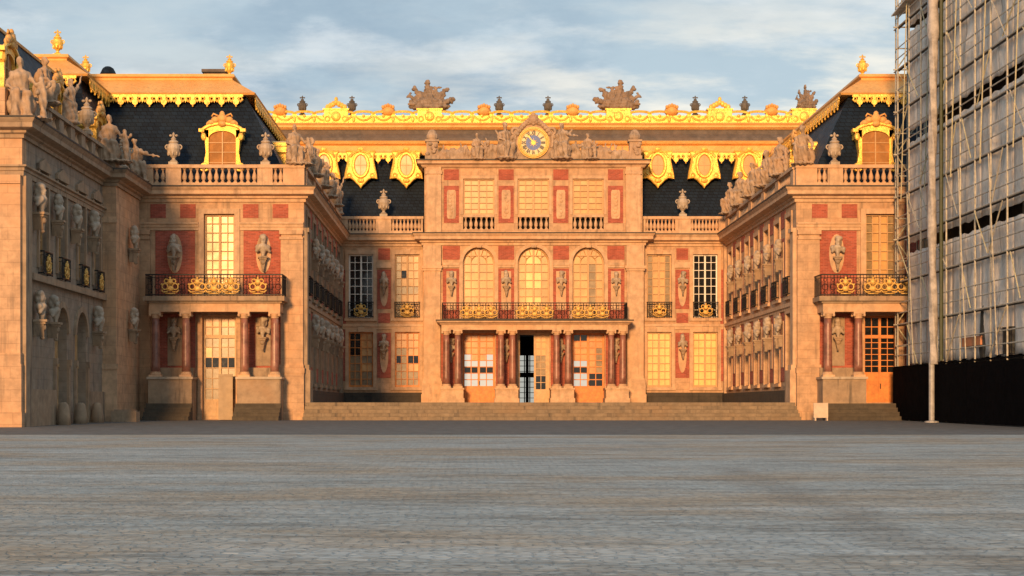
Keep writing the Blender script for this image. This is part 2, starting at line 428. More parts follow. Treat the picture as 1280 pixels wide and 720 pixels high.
def window(root, T, u0, u1, z0, z1, nx, nz, cell, rec=.22, fm='frame', arch=False, mats=('glass', 'blind', 'bright', 'daylight', 'curtain', 'ochreglass'), transom=None, name='window'):
    f = MB(T); w0, w1 = -rec - .05, -rec + .05
    e = .085; c = (u0 + u1) / 2
    f.box(u0, u0 + e, w0, w1, z0, z1); f.box(u1 - e, u1, w0, w1, z0, z1)
    f.box(u0 + e, u1 - e, w0, w1, z0, z0 + e * 1.3)
    if not arch: f.box(u0 + e, u1 - e, w0, w1, z1 - e, z1)
    top = z1 - (u1 - u0) / 2 if arch else z1
    f.box(c - .05, c + .05, w0 + .01, w1 + .012, z0 + e, z1 - e * .5)
    b = .018
    for i in range(1, nx):
        if nx % 2 == 0 and i == nx // 2: continue
        u = u0 + (u1 - u0) * i / nx
        f.box(u - b, u + b, w0 + .02, w1 - .02, z0 + e, z1 - e * .6)
    for j in range(1, nz):
        z = z0 + (z1 - z0) * j / nz; bb = b if not (transom and abs(z - transom) < (z1 - z0) / nz * .5) else .06
        f.box(u0 + e, u1 - e, w0 + .015, w1 - .015, z - bb, z + bb)
    if arch:
        r = (u1 - u0) / 2
        f.ring(c, -rec, top, r - .04, .05, 0, 180, 14, 5)
        f.ring(c, -rec, top, r * .5, .025, 0, 180, 10, 4)
        for a in (36, 72, 108, 144):
            f.tube([(c + r * .5 * math.cos(R(a)), -rec, top + r * .5 * math.sin(R(a))), (c + r * math.cos(R(a)), -rec, top + r * math.sin(R(a)))], .022, 4)
    fo = put(f, name, fm, root)
    p = MB(T)
    for i in range(nx):
        for j in range(nz):
            p.mi = cell(i, j)
            a, d = u0 + (u1 - u0) * i / nx, z0 + (z1 - z0) * j / nz
            a2, d2 = u0 + (u1 - u0) * (i + 1) / nx, z0 + (z1 - z0) * (j + 1) / nz
            p.quad((a, -rec - .06, d), (a2, -rec - .06, d), (a2, -rec - .06, d2), (a, -rec - .06, d2))
    put(p, 'pane', list(mats), fo)
    return fo

def cells(kind, seed=0):
    r = random.Random(seed)
    table = {}
    def get(i, j, pick):
        if (i, j) not in table: table[(i, j)] = pick()
        return table[(i, j)]
    if kind == 'dark': return lambda i, j: 0
    if kind == 'blind': return lambda i, j: 1
    if kind == 'bright': return lambda i, j: 2
    if kind == 'amber': return lambda i, j: get(i, j, lambda: r.choice((5, 5, 5, 1)))
    if kind == 'mixed': return lambda i, j: (5 if j >= 5 else (0 if j == 3 and i != 1 else (4 if i < 2 or j < 2 else 1)))
    if kind == 'half': return lambda i, j: (0 if (i, j) == (1, 5) else (4 if i == 0 or j == 3 else (5 if i == 3 else 1)))
    if kind == 'shade': return lambda i, j: get(i, j, lambda: r.choice((0, 0, 0, 4, 4, 1)))
    return lambda i, j: 0

ORN = None
def ornament_mesh():
    """gilded crowned cipher, .72 m wide, centred on the origin, in the x-z plane"""
    b = MB()
    b.ball(0, 0, .17, .13, .07, .14); b.ball(0, 0, -.12, .16, .06, .13)
    b.ball(0, 0, .34, .05, .04, .06)
    for s in (-1, 1):
        b.ring(s * .22, 0, -.04, .13, .035, 0, 360, 12, 5); b.ring(s * .16, 0, .2, .09, .03, 0, 360, 10, 5)
        b.tube([(s * .1, 0, -.25), (s * .28, 0, -.28), (s * .38, 0, -.18)], .035, 5); b.ball(s * .36, 0, .06, .05, .04, .05, 8, 5)
    b.box(-.22, .22, -.03, .03, -.36, -.31)
    me = b.mesh('gilded_ornament', smooth=True); me.materials.append(M['ironGold']); return me
ORN = ornament_mesh()

def railing(root, T, u0, u1, w, z0, z1, golds, rot=0, returns=True, name='railing', step=.13, gs=1.0):
    b = MB(T); h = z1 - z0
    def run(P):
        b.tube([P(0, z1 - .02), P(1, z1 - .02)], .032, 6); b.tube([P(0, z0 + .06), P(1, z0 + .06)], .028, 6)
        b.tube([P(0, z1 - .17), P(1, z1 - .17)], .016, 4)
    run(lambda t, z: (u0 + (u1 - u0) * t, w, z))
    n = max(2, int((u1 - u0) / step))
    for i in range(n + 1):
        u = u0 + (u1 - u0) * i / n
        b.tube([(u, w, z0), (u, w, z1)], .012 if i % 4 else .022, 4)
    m = max(1, int((u1 - u0) / .36))
    for i in range(m):
        u = u0 + (u1 - u0) * (i + .5) / m
        b.ring(u, w, z0 + h * .42, .14, .016, 0, 360, 10, 4); b.ring(u, w, z0 + h * .74, .08, .014, 0, 360, 8, 4); b.ring(u, w, z0 + h * .17, .07, .014, 0, 360, 8, 4)
    if returns:
        for u in (u0, u1):
            run(lambda t, z: (u, w * t, z))
            k = max(1, int(w / .2))
            for i in range(k): b.tube([(u, w * i / k, z0), (u, w * i / k, z1)], .014, 4)
    r = put(b, name, 'iron', root)
    for g in golds:
        p = T(g, w + .03, z0 + h * .47)
        o = copy_mesh(ORN, 'gilded_ornament', r, p, rot); o.scale = (gs * h / .95,) * 3
    return r

BALM = None
def baluster_mesh():
    b = MB(); b.box(-.085, .085, -.085, .085, 0, .06)
    b.lathe(0, 0, [(.06, .06), (.075, .09), (.055, .12), (.1, .2), (.115, .3), (.095, .42), (.05, .56), (.042, .64), (.07, .67), (.05, .7)], 10)
    b.box(-.08, .08, -.08, .08, .7, .755)
    me = b.mesh('baluster'); me.materials.append(M['trim']); return me
BALM = baluster_mesh()
def balustrade(root, T, segs, w, z0, z1, th=.34, mat='trim', ends=None):
    """segs: ('p',u0,u1) pier / ('b',u0,u1,n) balusters"""
    b = MB(T); us = [s[1] for s in segs] + [s[2] for s in segs]; lo, hi = min(us), max(us)
    zb = z0 + .2; zt = z1 - .16
    b.box(lo, hi, w - th, w, z0, zb); b.box(lo - .03, hi + .03, w - th - .03, w + .04, zt, z1)
    for s in segs:
        if s[0] == 'p': b.box(s[1], s[2], w - th + .02, w - .015, zb, zt)
    o = put(b, 'balustrade', mat, root)
    for s in segs:
        if s[0] != 'b': continue
        for i in range(s[3]):
            u = s[1] + (s[2] - s[1]) * (i + .5) / s[3]
            q = copy_mesh(BALM, 'baluster', o, T(u, w - th / 2, zb)); q.scale = (1, 1, (zt - zb) / .755)
    return o

COLM = {}
def column(root, p, z0, z1, r=.2):
    h = round(z1 - z0, 2)
    if h not in COLM:
        s = MB(); s.lathe(0, 0, [(r * 1.02, .24)] + [(r * (1.02 - .16 * (i / 8) ** 1.6), .24 + (h - .54) * i / 8) for i in range(1, 9)], 16)
        c = MB(); k = h - .3
        c.lathe(0, 0, [(r * .9, k), (r * .98, k + .03), (r * .9, k + .06), (r * 1.12, k + .14), (r * 1.12, k + .2)], 16)
        c.box(-r * 1.35, r * 1.35, -r * 1.35, r * 1.35, k + .2, h)
        for sx in (-1, 1):
            for sy in (-1, 1): c.ball(sx * r * 1.15, sy * r * 1.15, k + .14, .07, .07, .07, 8, 5)
        bb = MB(); bb.box(-r * 1.4, r * 1.4, -r * 1.4, r * 1.4, 0, .1); bb.lathe(0, 0, [(r * 1.32, .1), (r * 1.38, .14), (r * 1.2, .18), (r * 1.24, .22), (r * 1.04, .24)], 16)
        ms = []
        for b, nm, mt in ((s, 'column', 'redmarble'), (c, 'capital', 'trim'), (bb, 'base', 'trim')):
            me = b.mesh(nm, smooth=(nm == 'column')); me.materials.append(M[mt]); ms.append(me)
        COLM[h] = ms
    ms = COLM[h]; loc = (p[0], p[1], z0)
    o = copy_mesh(ms[0], 'column', root, loc)
    copy_mesh(ms[1], 'capital', o, loc); copy_mesh(ms[2], 'base', o, loc)
    return o

def panel(root, T, u0, u1, z0, z1, mat='brick', w0=-.02, w1=.03, name='brick_panel'):
    return put(MB(T).box(u0, u1, w0, w1, z0, z1), name, mat, root)

def valance(T, u0, u1, z, w, per=.9, drop=.62, th=.07):
    """fringe of hanging gilded lace, cut through"""
    b = MB(T); n = max(1, round((u1 - u0) / per)); p = (u1 - u0) / n
    b.box(u0, u1, w - th, w, z - .12, z)
    for i in range(n):
        c = u0 + p * (i + .5)
        b.prism([(c - .1, z - .12), (c + .1, z - .12)] + arcpts(c, z - drop + .2, .15, 60, -240, 12), w - th, w); b.ball(c, w - th / 2, z - drop + .01, .05, .05, .07, 6, 4)
        for s in (-1, 1):
            b.ring(c + s * p * .31, w - th / 2, z - .21, p * .115, .035, 0, 360, 10, 5)
            b.tube([(c + s * .16, w - th / 2, z - .3), (c + s * p * .3, w - th / 2, z - .37), (c + s * p * .5, w - th / 2, z - .24)], .035, 5)
        b.prism([(c + p * .5 - .07, z - .12), (c + p * .5 + .07, z - .12), (c + p * .5, z - .42)], w - th, w) if i < n - 1 else None
    return b

def arcpts(c, z, r, a0, a1, n, sy=1.): return [(c + r * math.cos(R(a0 + (a1 - a0) * i / n)), z + r * sy * math.sin(R(a0 + (a1 - a0) * i / n))) for i in range(n + 1)]

def dormer(root, T, c, z0, z1, half=1.0, depth=2.2):
    """gilded roof window: scrolled frame, curved pediment, crown of carving"""
    b = MB(T); h = z1 - z0; zs = z0 + h * .60; ww = .66
    inner = [(c - ww, z0), (c - ww, zs)] + arcpts(c, zs, ww, 180, 0, 10, .55)[1:-1] + [(c + ww, zs), (c + ww, z0)]
    zi = zs + ww * .55
    # jambs with swelling scrolls at the foot
    for s in (-1, 1):
        b.prism([(c + s * ww, z0), (c + s * half, z0), (c + s * (half + .02), z0 + .28), (c + s * (half - .12), z0 + .5), (c + s * (half - .2), z0 + h * .35), (c + s * (half - .16), zs - .1), (c + s * (half - .02), zs + .1), (c + s * (half - .05), zi + .05), (c + s * ww, zi + .05)], -depth, 0)
        b.ring(c + s * (half - .14), .03, z0 + .24, .17, .07, 0, 360, 12, 6)
        b.ball(c + s * (half - .1), .03, zs + .08, .13, .09, .2, 8, 6)
        b.box(*sorted((c + s * (ww + .02), c + s * (half - .02))), -depth, -.02, zs, zi + .12)
    arch = arcpts(c, zs, ww, 180, 0, 12, .55); top = arcpts(c, zi - .2, half + .04, 168, 12, 12, .5)
    for i in range(12):
        b.add([(arch[i][0], w, arch[i][1]) for w in (-depth, 0)] + [(arch[i + 1][0], w, arch[i + 1][1]) for w in (-depth, 0)] + [(top[i][0], w, top[i][1]) for w in (-depth, 0)] + [(top[i + 1][0], w, top[i + 1][1]) for w in (-depth, 0)],
              [(0, 2, 6, 4), (1, 5, 7, 3), (0, 1, 3, 2), (4, 6, 7, 5)])
    b.tube([(u, .03, z) for u, z in arcpts(c, zi - .18, half + .06, 166, 14, 14, .5)], .085, 6)
    for s in (-1, 1): b.box(c + s * half - .13, c + s * half + .13, -.3, .1, zi - .06, zi + .1)
    o = put(b, 'dormer', 'gold', root, smooth=False)
    zc = zi - .2 + (half + .04) * .5
    k = MB(T)
    k.ball(c, .05, zc + .26, .26, .17, .24); k.ball(c, .05, zc + .48, .13, .1, .16); k.ball(c, .08, zc + .02, .2, .12, .16)
    for s in (-1, 1):
        k.ball(c + s * .34, .04, zc + .2, .2, .13, .17); k.ball(c + s * .52, .03, zc + .07, .2, .12, .14); k.ring(c + s * .62, .03, zc, .11, .05, 0, 360, 10, 5)
        k.tube([(c + s * .2, .04, zc + .4), (c + s * .42, .04, zc + .5), (c + s * .5, .04, zc + .36)], .05, 5)
    put(k, 'crest_carving', 'goldpaint', o, smooth=True)
    p = MB(T); p.prism(inner, -.2, -.12)
    put(p, 'shutter', 'shutter', o)
    g = MB(T); g.box(c - .03, c + .03, -.118, -.06, z0, zs + ww * .5)
    for t in (.2, .42, .62): g.box(c - ww, c - .031, -.118, -.085, z0 + (zs - z0) * t * 1.4, z0 + (zs - z0) * t * 1.4 + .035); g.box(c + .031, c + ww, -.118, -.085, z0 + (zs - z0) * t * 1.4, z0 + (zs - z0) * t * 1.4 + .035)
    put(g, 'glazing_bars', 'frame', o)
    return o

# ------------------------------------------------------------------ ground
def build_ground():
    b = MB()
    ys = [-60, 0, 20, 40, 60, 78]; g = lambda y: -.006 * (78 - y)
    for i in range(len(ys) - 1):
        b.quad((-900, ys[i], g(ys[i])), (900, ys[i], g(ys[i])), (900, ys[i + 1], g(ys[i + 1])), (-900, ys[i + 1], g(ys[i + 1])))
    b.quad((-900, 78, 0), (900, 78, 0), (900, 3000, 0), (-900, 3000, 0)); b.quad((-900, -900, g(-60)), (900, -900, g(-60)), (900, -60, g(-60)), (-900, -60, g(-60)))
    props(put(b, 'ground', 'cobble'), kind='structure')
    a = MB(); e = .006
    xs = [-40, 40]
    a.quad((-40, 50, g(50) + e), (40, 50, g(50) + e), (40, 78, e), (-40, 78, e)); a.quad((-40, 78, e), (40, 78, e), (40, 82, e), (-40, 82, e))
    props(put(a, 'road', 'asphalt'), kind='structure')
    t = MB(); t.box(-HW + .01, HW - .01, 81.5, 104.0, -.2, ZT)
    props(put(t, 'court_terrace', 'terrace'), kind='structure')
    s = MB()
    n = 5; r = ZT / n
    for i in range(n): s.box(-HW + .1, HW - .1, 79.6 + .38 * i, 81.5 if i < n - 1 else 81.498, r * i + (.0 if i else -.1), r * (i + 1) - (.003 if i == n - 1 else 0))
    o = put(s, 'court_steps', 'step'); props(o, 'wide flight of worn stone steps rising to the inner court between the two wings', 'steps')
build_ground()

# ------------------------------------------------------------------ bust, urn, statue prototypes
def bust_meshes():
    k = dict(z=0)
    heads = []
    for v, (hx, hy, hair, beard, sh, lift) in enumerate(((0, -.02, .15, .1, .2, 0), (.035, .0, .18, .05, .22, .04), (-.03, -.03, .125, .14, .18, -.03))):
        me = sculpt('bust', [((0, 0, .62), (hx, hy, .75), .12, .125), ((0, 0, .45), (hx * .5, 0, .62), .085, .08), ((-sh, .03, .36 + lift), (sh, .03, .36 - lift), .115, .115), ((0, -.03, .16), (0, 0, .38), .1, .17), ((-.24, .0, .22), (-.1, -.08, .4), .07, .1), ((.26, .0, .2), (.05, -.1, .4), .06, .09),
              ((0, -.03, .02), (0, -.03, .18), .07, .09), ((hx, hy - .11, .68), (hx, hy - .14, .65), .03, .03), ((hx - .06, hy - .1, .72), (hx + .06, hy - .1, .72), .025, .025)],
              .028, [((hx, .04, .79), (hair, .15, .12)), ((hx, .1, .62), (hair * .9, .1, .17)), ((hx, hy - .07, .57), (beard, .07, .09)), ((0, -.1, .42), (.1, .08, .1))], .008, 3 + v)
        me.materials.append(M['marble']); heads.append(me)
    head = heads
    b = MB()
    b.box(-.2, .2, -.2, .22, -.07, .0); b.box(-.15, .15, -.15, .22, -.14, -.07)
    b.prism([(-.12, -.14), (.12, -.14), (.08, -.32), (.04, -.52), (-.04, -.52), (-.08, -.32)], -.1, .22)
    b.ball(0, -.1, -.24, .1, .07, .1, 8, 6); b.ball(0, -.04, -.56, .05, .08, .06, 8, 6)
    br = b.mesh('bracket'); br.materials.append(M['oldtrim'])
    return head, br
BUST, BRACKET = bust_meshes()
NB = [0]
ORD = ['first', 'second', 'third', 'fourth', 'fifth', 'sixth', 'seventh', 'eighth', 'ninth']
def bust(p, rot, label, group, sc=1.0):
    o = bpy.data.objects.new('marble_bust', BUST[NB[0] % 3]); NB[0] += 1; COL.objects.link(o); o.location = p; o.rotation_euler.z = rot + rnd.uniform(-.2, .2); o.scale = (sc * rnd.uniform(.94, 1.05),) * 3
    WL[o.name] = Vector(p); props(o, label, 'bust', group)
    c = bpy.data.objects.new('bracket', BRACKET); COL.objects.link(c); c.parent = o
    return o

def urn_mesh(mat, name='urn', lid=True):
    b = MB(); b.box(-.22, .22, -.22, .22, 0, .14)
    b.lathe(0, 0, [(.17, .14), (.2, .18), (.09, .27), (.08, .33), (.2, .45), (.3, .62), (.34, .8), (.3, .98), (.2, 1.06), (.24, 1.1), (.23, 1.15), (.12, 1.22)], 14)
    if lid:
        b.lathe(0, 0, [(.11, 1.22), (.14, 1.28), (.08, 1.34), (.045, 1.4), (.07, 1.5), (.02, 1.6)], 10)
        for s in (-1, 1): b.ball(s * .14, 0, 1.44, .08, .06, .06, 8, 5)
    for s in (-1, 1): b.ring(s * .3, 0, .88, .1, .04, 0, 360, 10, 5)
    for i in range(8):
        a = 2 * math.pi * i / 8; b.ball(.26 * math.cos(a), .26 * math.sin(a), .6, .06, .06, .16, 6, 5)
    me = b.mesh(name, smooth=False); me.materials.append(M[mat]); return me
URN_S, URN_G, URN_D = urn_mesh('marble', 'stone_urn'), urn_mesh('gold', 'gilded_urn'), urn_mesh('vase', 'lead_vase')
def urn(me, name, p, label, group, sc=1.):
    o = bpy.data.objects.new(name, me); COL.objects.link(o); o.location = p; o.scale = (sc,) * 3; WL[o.name] = Vector(p)
    return props(o, label, 'urn', group)

def head_caps(x, y, z): return [((x, y, z), (x, y - .015, z + .1), .1, .105), ((x, y - .1, z + .05), (x, y - .13, z + .03), .025, .025), ((x, y, z - .2), (x, y, z), .07, .065)]
def head_ext(x, y, z): return [((x, y + .03, z + .12), (.125, .13, .1)), ((x, y + .09, z + .02), (.09, .08, .12))]
def statue_meshes():
    out = {}
    # standing draped figure, weight on one leg, arm raised to the chest
    c = head_caps(.02, 0, 1.78) + [((-.2, 0, 1.48), (.2, 0, 1.5), .11, .11), ((0, 0, 1.1), (0, 0, 1.45), .17, .19), ((0, 0, .85), (0, 0, 1.1), .2, .17), ((-.1, -.02, .1), (-.08, 0, .9), .17, .19), ((.12, .02, .1), (.1, .02, .9), .18, .19),
         ((-.24, 0, 1.46), (-.34, -.06, 1.12), .085, .07), ((-.34, -.06, 1.12), (-.18, -.24, 1.02), .065, .05), ((.25, 0, 1.48), (.36, -.02, 1.14), .085, .07), ((.36, -.02, 1.14), (.16, -.22, 1.32), .065, .05),
         ((-.2, -.1, .9), (.25, .05, .75), .09, .12), ((.25, .1, .1), (.25, .08, 1.2), .1, .1)]
    out['stand'] = sculpt('standing_statue', c, .035, head_ext(.02, 0, 1.78) + [((0, 0, .05), (.38, .3, .08)), ((0, .05, .35), (.34, .26, .4)), ((.05, .08, .9), (.28, .2, .3))], .026, 1)
    # seated figure with knees forward, leaning on one arm
    c = head_caps(.0, -.05, 1.6) + [((-.2, 0, 1.28), (.2, 0, 1.3), .115, .115), ((0, .05, .8), (0, 0, 1.25), .2, .2), ((-.13, .05, .72), (-.2, -.5, .74), .17, .13), ((.13, .05, .72), (.2, -.45, .7), .17, .13),
         ((-.2, -.5, .72), (-.18, -.42, .12), .12, .09), ((.2, -.45, .68), (.26, -.3, .12), .12, .09), ((-.18, -.45, .08), (-.2, -.64, .06), .07, .05), ((.26, -.3, .08), (.28, -.5, .06), .07, .05),
         ((-.25, 0, 1.28), (-.38, -.12, .98), .09, .07), ((-.38, -.12, .98), (-.22, -.36, .9), .07, .05), ((.26, 0, 1.28), (.46, .05, .98), .09, .07), ((.46, .05, .98), (.44, -.1, .72), .07, .06), ((0, .15, .2), (0, .12, .6), .34, .32), ((.35, .1, .2), (.4, .05, .65), .17, .14)]
    out['sit'] = sculpt('seated_statue', c, .04, head_ext(0, -.05, 1.6) + [((0, -.1, .04), (.55, .6, .07)), ((0, -.05, .45), (.42, .42, .42)), ((-.05, .1, 1.0), (.32, .22, .35))], .028, 2)
    # seated figure stretching an arm out to its left
    c = head_caps(-.05, -.05, 1.6) + [((-.2, 0, 1.28), (.2, 0, 1.28), .115, .115), ((.05, .05, .8), (0, 0, 1.25), .2, .2), ((-.13, .05, .72), (-.1, -.5, .74), .17, .13), ((.13, .05, .72), (.32, -.35, .74), .17, .13),
         ((-.1, -.5, .72), (-.15, -.4, .12), .12, .09), ((.32, -.35, .72), (.4, -.3, .12), .12, .09), ((.25, 0, 1.28), (.55, -.08, 1.12), .085, .065), ((.55, -.08, 1.12), (.92, -.12, 1.08), .06, .045), ((.92, -.12, 1.08), (1.0, -.13, 1.05), .05, .04),
         ((-.25, 0, 1.26), (-.4, 0, .95), .09, .07), ((-.4, 0, .95), (-.3, -.2, .75), .07, .05), ((0, .15, .2), (0, .12, .6), .36, .32), ((-.3, .1, .2), (-.32, .1, .7), .2, .16)]
    out['reach'] = sculpt('seated_statue', c, .04, head_ext(-.05, -.05, 1.6) + [((0, -.1, .04), (.6, .6, .07)), ((.05, -.05, .45), (.45, .4, .42)), ((0, .12, 1.0), (.3, .2, .38))], .028, 4)
    # standing figure lifting one arm high
    c = head_caps(-.02, 0, 1.72) + [((-.2, 0, 1.44), (.2, 0, 1.46), .11, .11), ((0, 0, 1.05), (0, 0, 1.42), .16, .19), ((0, 0, .8), (.02, 0, 1.05), .2, .16), ((-.12, .05, .1), (-.08, 0, .85), .14, .18), ((.16, -.1, .1), (.1, 0, .85), .14, .18),
         ((.24, 0, 1.46), (.46, 0, 1.72), .085, .065), ((.46, 0, 1.72), (.56, -.05, 2.08), .06, .045), ((.56, -.05, 2.08), (.58, -.06, 2.18), .05, .04), ((-.24, 0, 1.44), (-.42, -.04, 1.14), .085, .07), ((-.42, -.04, 1.14), (-.3, -.22, .95), .065, .05), ((-.26, .1, .1), (-.28, .08, 1.1), .13, .1)]
    out['raise'] = sculpt('standing_statue', c, .035, head_ext(-.02, 0, 1.72) + [((0, 0, .05), (.42, .34, .08)), ((0, .05, .35), (.36, .28, .4)), ((0, .1, .95), (.28, .2, .35))], .026, 5)
    # seated woman with a child standing at her knee
    c = head_caps(-.12, -.02, 1.66) + [((-.32, 0, 1.33), (.08, 0, 1.34), .115, .115), ((-.12, .05, .85), (-.12, 0, 1.3), .2, .2), ((-.24, .05, .76), (-.28, -.45, .76), .17, .13), ((0, .05, .76), (.05, -.42, .74), .17, .13), ((-.28, -.45, .74), (-.3, -.4, .12), .13, .12), ((.05, -.42, .72), (.02, -.36, .12), .13, .12),
         ((.12, 0, 1.33), (.3, -.1, 1.05), .085, .07), ((.3, -.1, 1.05), (.42, -.2, 1.1), .065, .05), ((-.36, 0, 1.32), (-.5, -.05, 1.0), .085, .07), ((-.5, -.05, 1.0), (-.36, -.3, .9), .065, .05), ((-.12, .15, .2), (-.12, .12, .65), .36, .33),
         ((.52, -.15, .1), (.5, -.15, .55), .1, .12), ((.5, -.15, .55), (.5, -.15, .95), .14, .12), ((.5, -.15, 1.0), (.5, -.15, 1.18), .05, .1), ((.42, -.15, .92), (.3, -.28, .75), .06, .045), ((.6, -.15, .92), (.72, -.2, 1.1), .06, .045)]
    out['group'] = sculpt('statue_group', c, .04, head_ext(-.12, -.02, 1.66) + [((.1, -.1, .04), (.72, .55, .07)), ((-.1, -.05, .45), (.44, .42, .42)), ((-.15, .1, 1.02), (.32, .22, .36))], .028, 6)
    for m in out.values(): m.materials.append(M['statue'])
    return out
STAT = statue_meshes()
def statue(kind, p, rot, label, group=None, sc=1.0, name=None):
    o = bpy.data.objects.new(name or 'stone_statue', STAT[kind]); COL.objects.link(o); o.location = p; o.rotation_euler.z = rot
    o.scale = sc if isinstance(sc, tuple) else (sc,) * 3; WL[o.name] = Vector(p)
    return props(o, label, 'statue', group)

def trophy_mesh():
    r = random.Random(5); c = []; e = [((0, 0, .25), (1.3, .5, .42)), ((-.1, -.1, .55), (.8, .42, .5)), ((.6, -.15, .45), (.45, .35, .4))]
    for a, l, k in ((-52, 1.55, 0), (-30, 1.75, 2), (-4, 2.05, 2), (14, 1.7, 0), (33, 1.72, 2), (62, 1.5, 1)):
        d = Vector((math.sin(R(a)), 0, math.cos(R(a)))); sd = Vector((d.z, 0, -d.x)); b = Vector((0, r.uniform(-.1, .1), .2)); t = b + d * l
        c.append((tuple(b), tuple(t), .17, .11)); c.append((tuple(b + d * l * .42), tuple(t - d * .3), .17, .2 if k else .14))
        c.append((tuple(t - d * .35 + sd * .2), tuple(t - d * .75 + sd * .2), .1, .09)); c.append((tuple(t - d * .5 - sd * .15), tuple(t - d * .85 - sd * .16), .09, .08))
        if k == 2: e.append((tuple(t + d * .02), (.2, .19, .18))); e.append((tuple(t + d * .18 + sd * .06), (.12, .1, .14)))
        if k == 1: c.append((tuple(t), tuple(t + sd * .3 - d * .2), .2, .08))
        if k == 0: c.append((tuple(t - sd * .12), tuple(t + d * .1 + sd * .22), .1, .07))
    for k in range(12): e.append(((r.uniform(-1.1, 1.1), -.35, r.uniform(.15, .7)), (r.uniform(.12, .25), .15, r.uniform(.12, .22))))
    c += [((0, -.3, .7), (0, -.33, 1.15), .28, .2)]
    me = sculpt('trophy', c, .042, e, .025, 9); me.materials.append(M['trophy']); return me
TROPHY = trophy_mesh()

def flashing(path, root, z=11.14, o=.62):
    """dark lead sheet dressed over a cornice, its edge turned down"""
    c = MB(); c.sweep(path, [(.02, z + .002), (o, z + .002), (o, z - .055), (o + .012, z - .055), (o + .012, z + .016), (.02, z + .016)]); put(c, 'lead_flashing', 'flash', root)
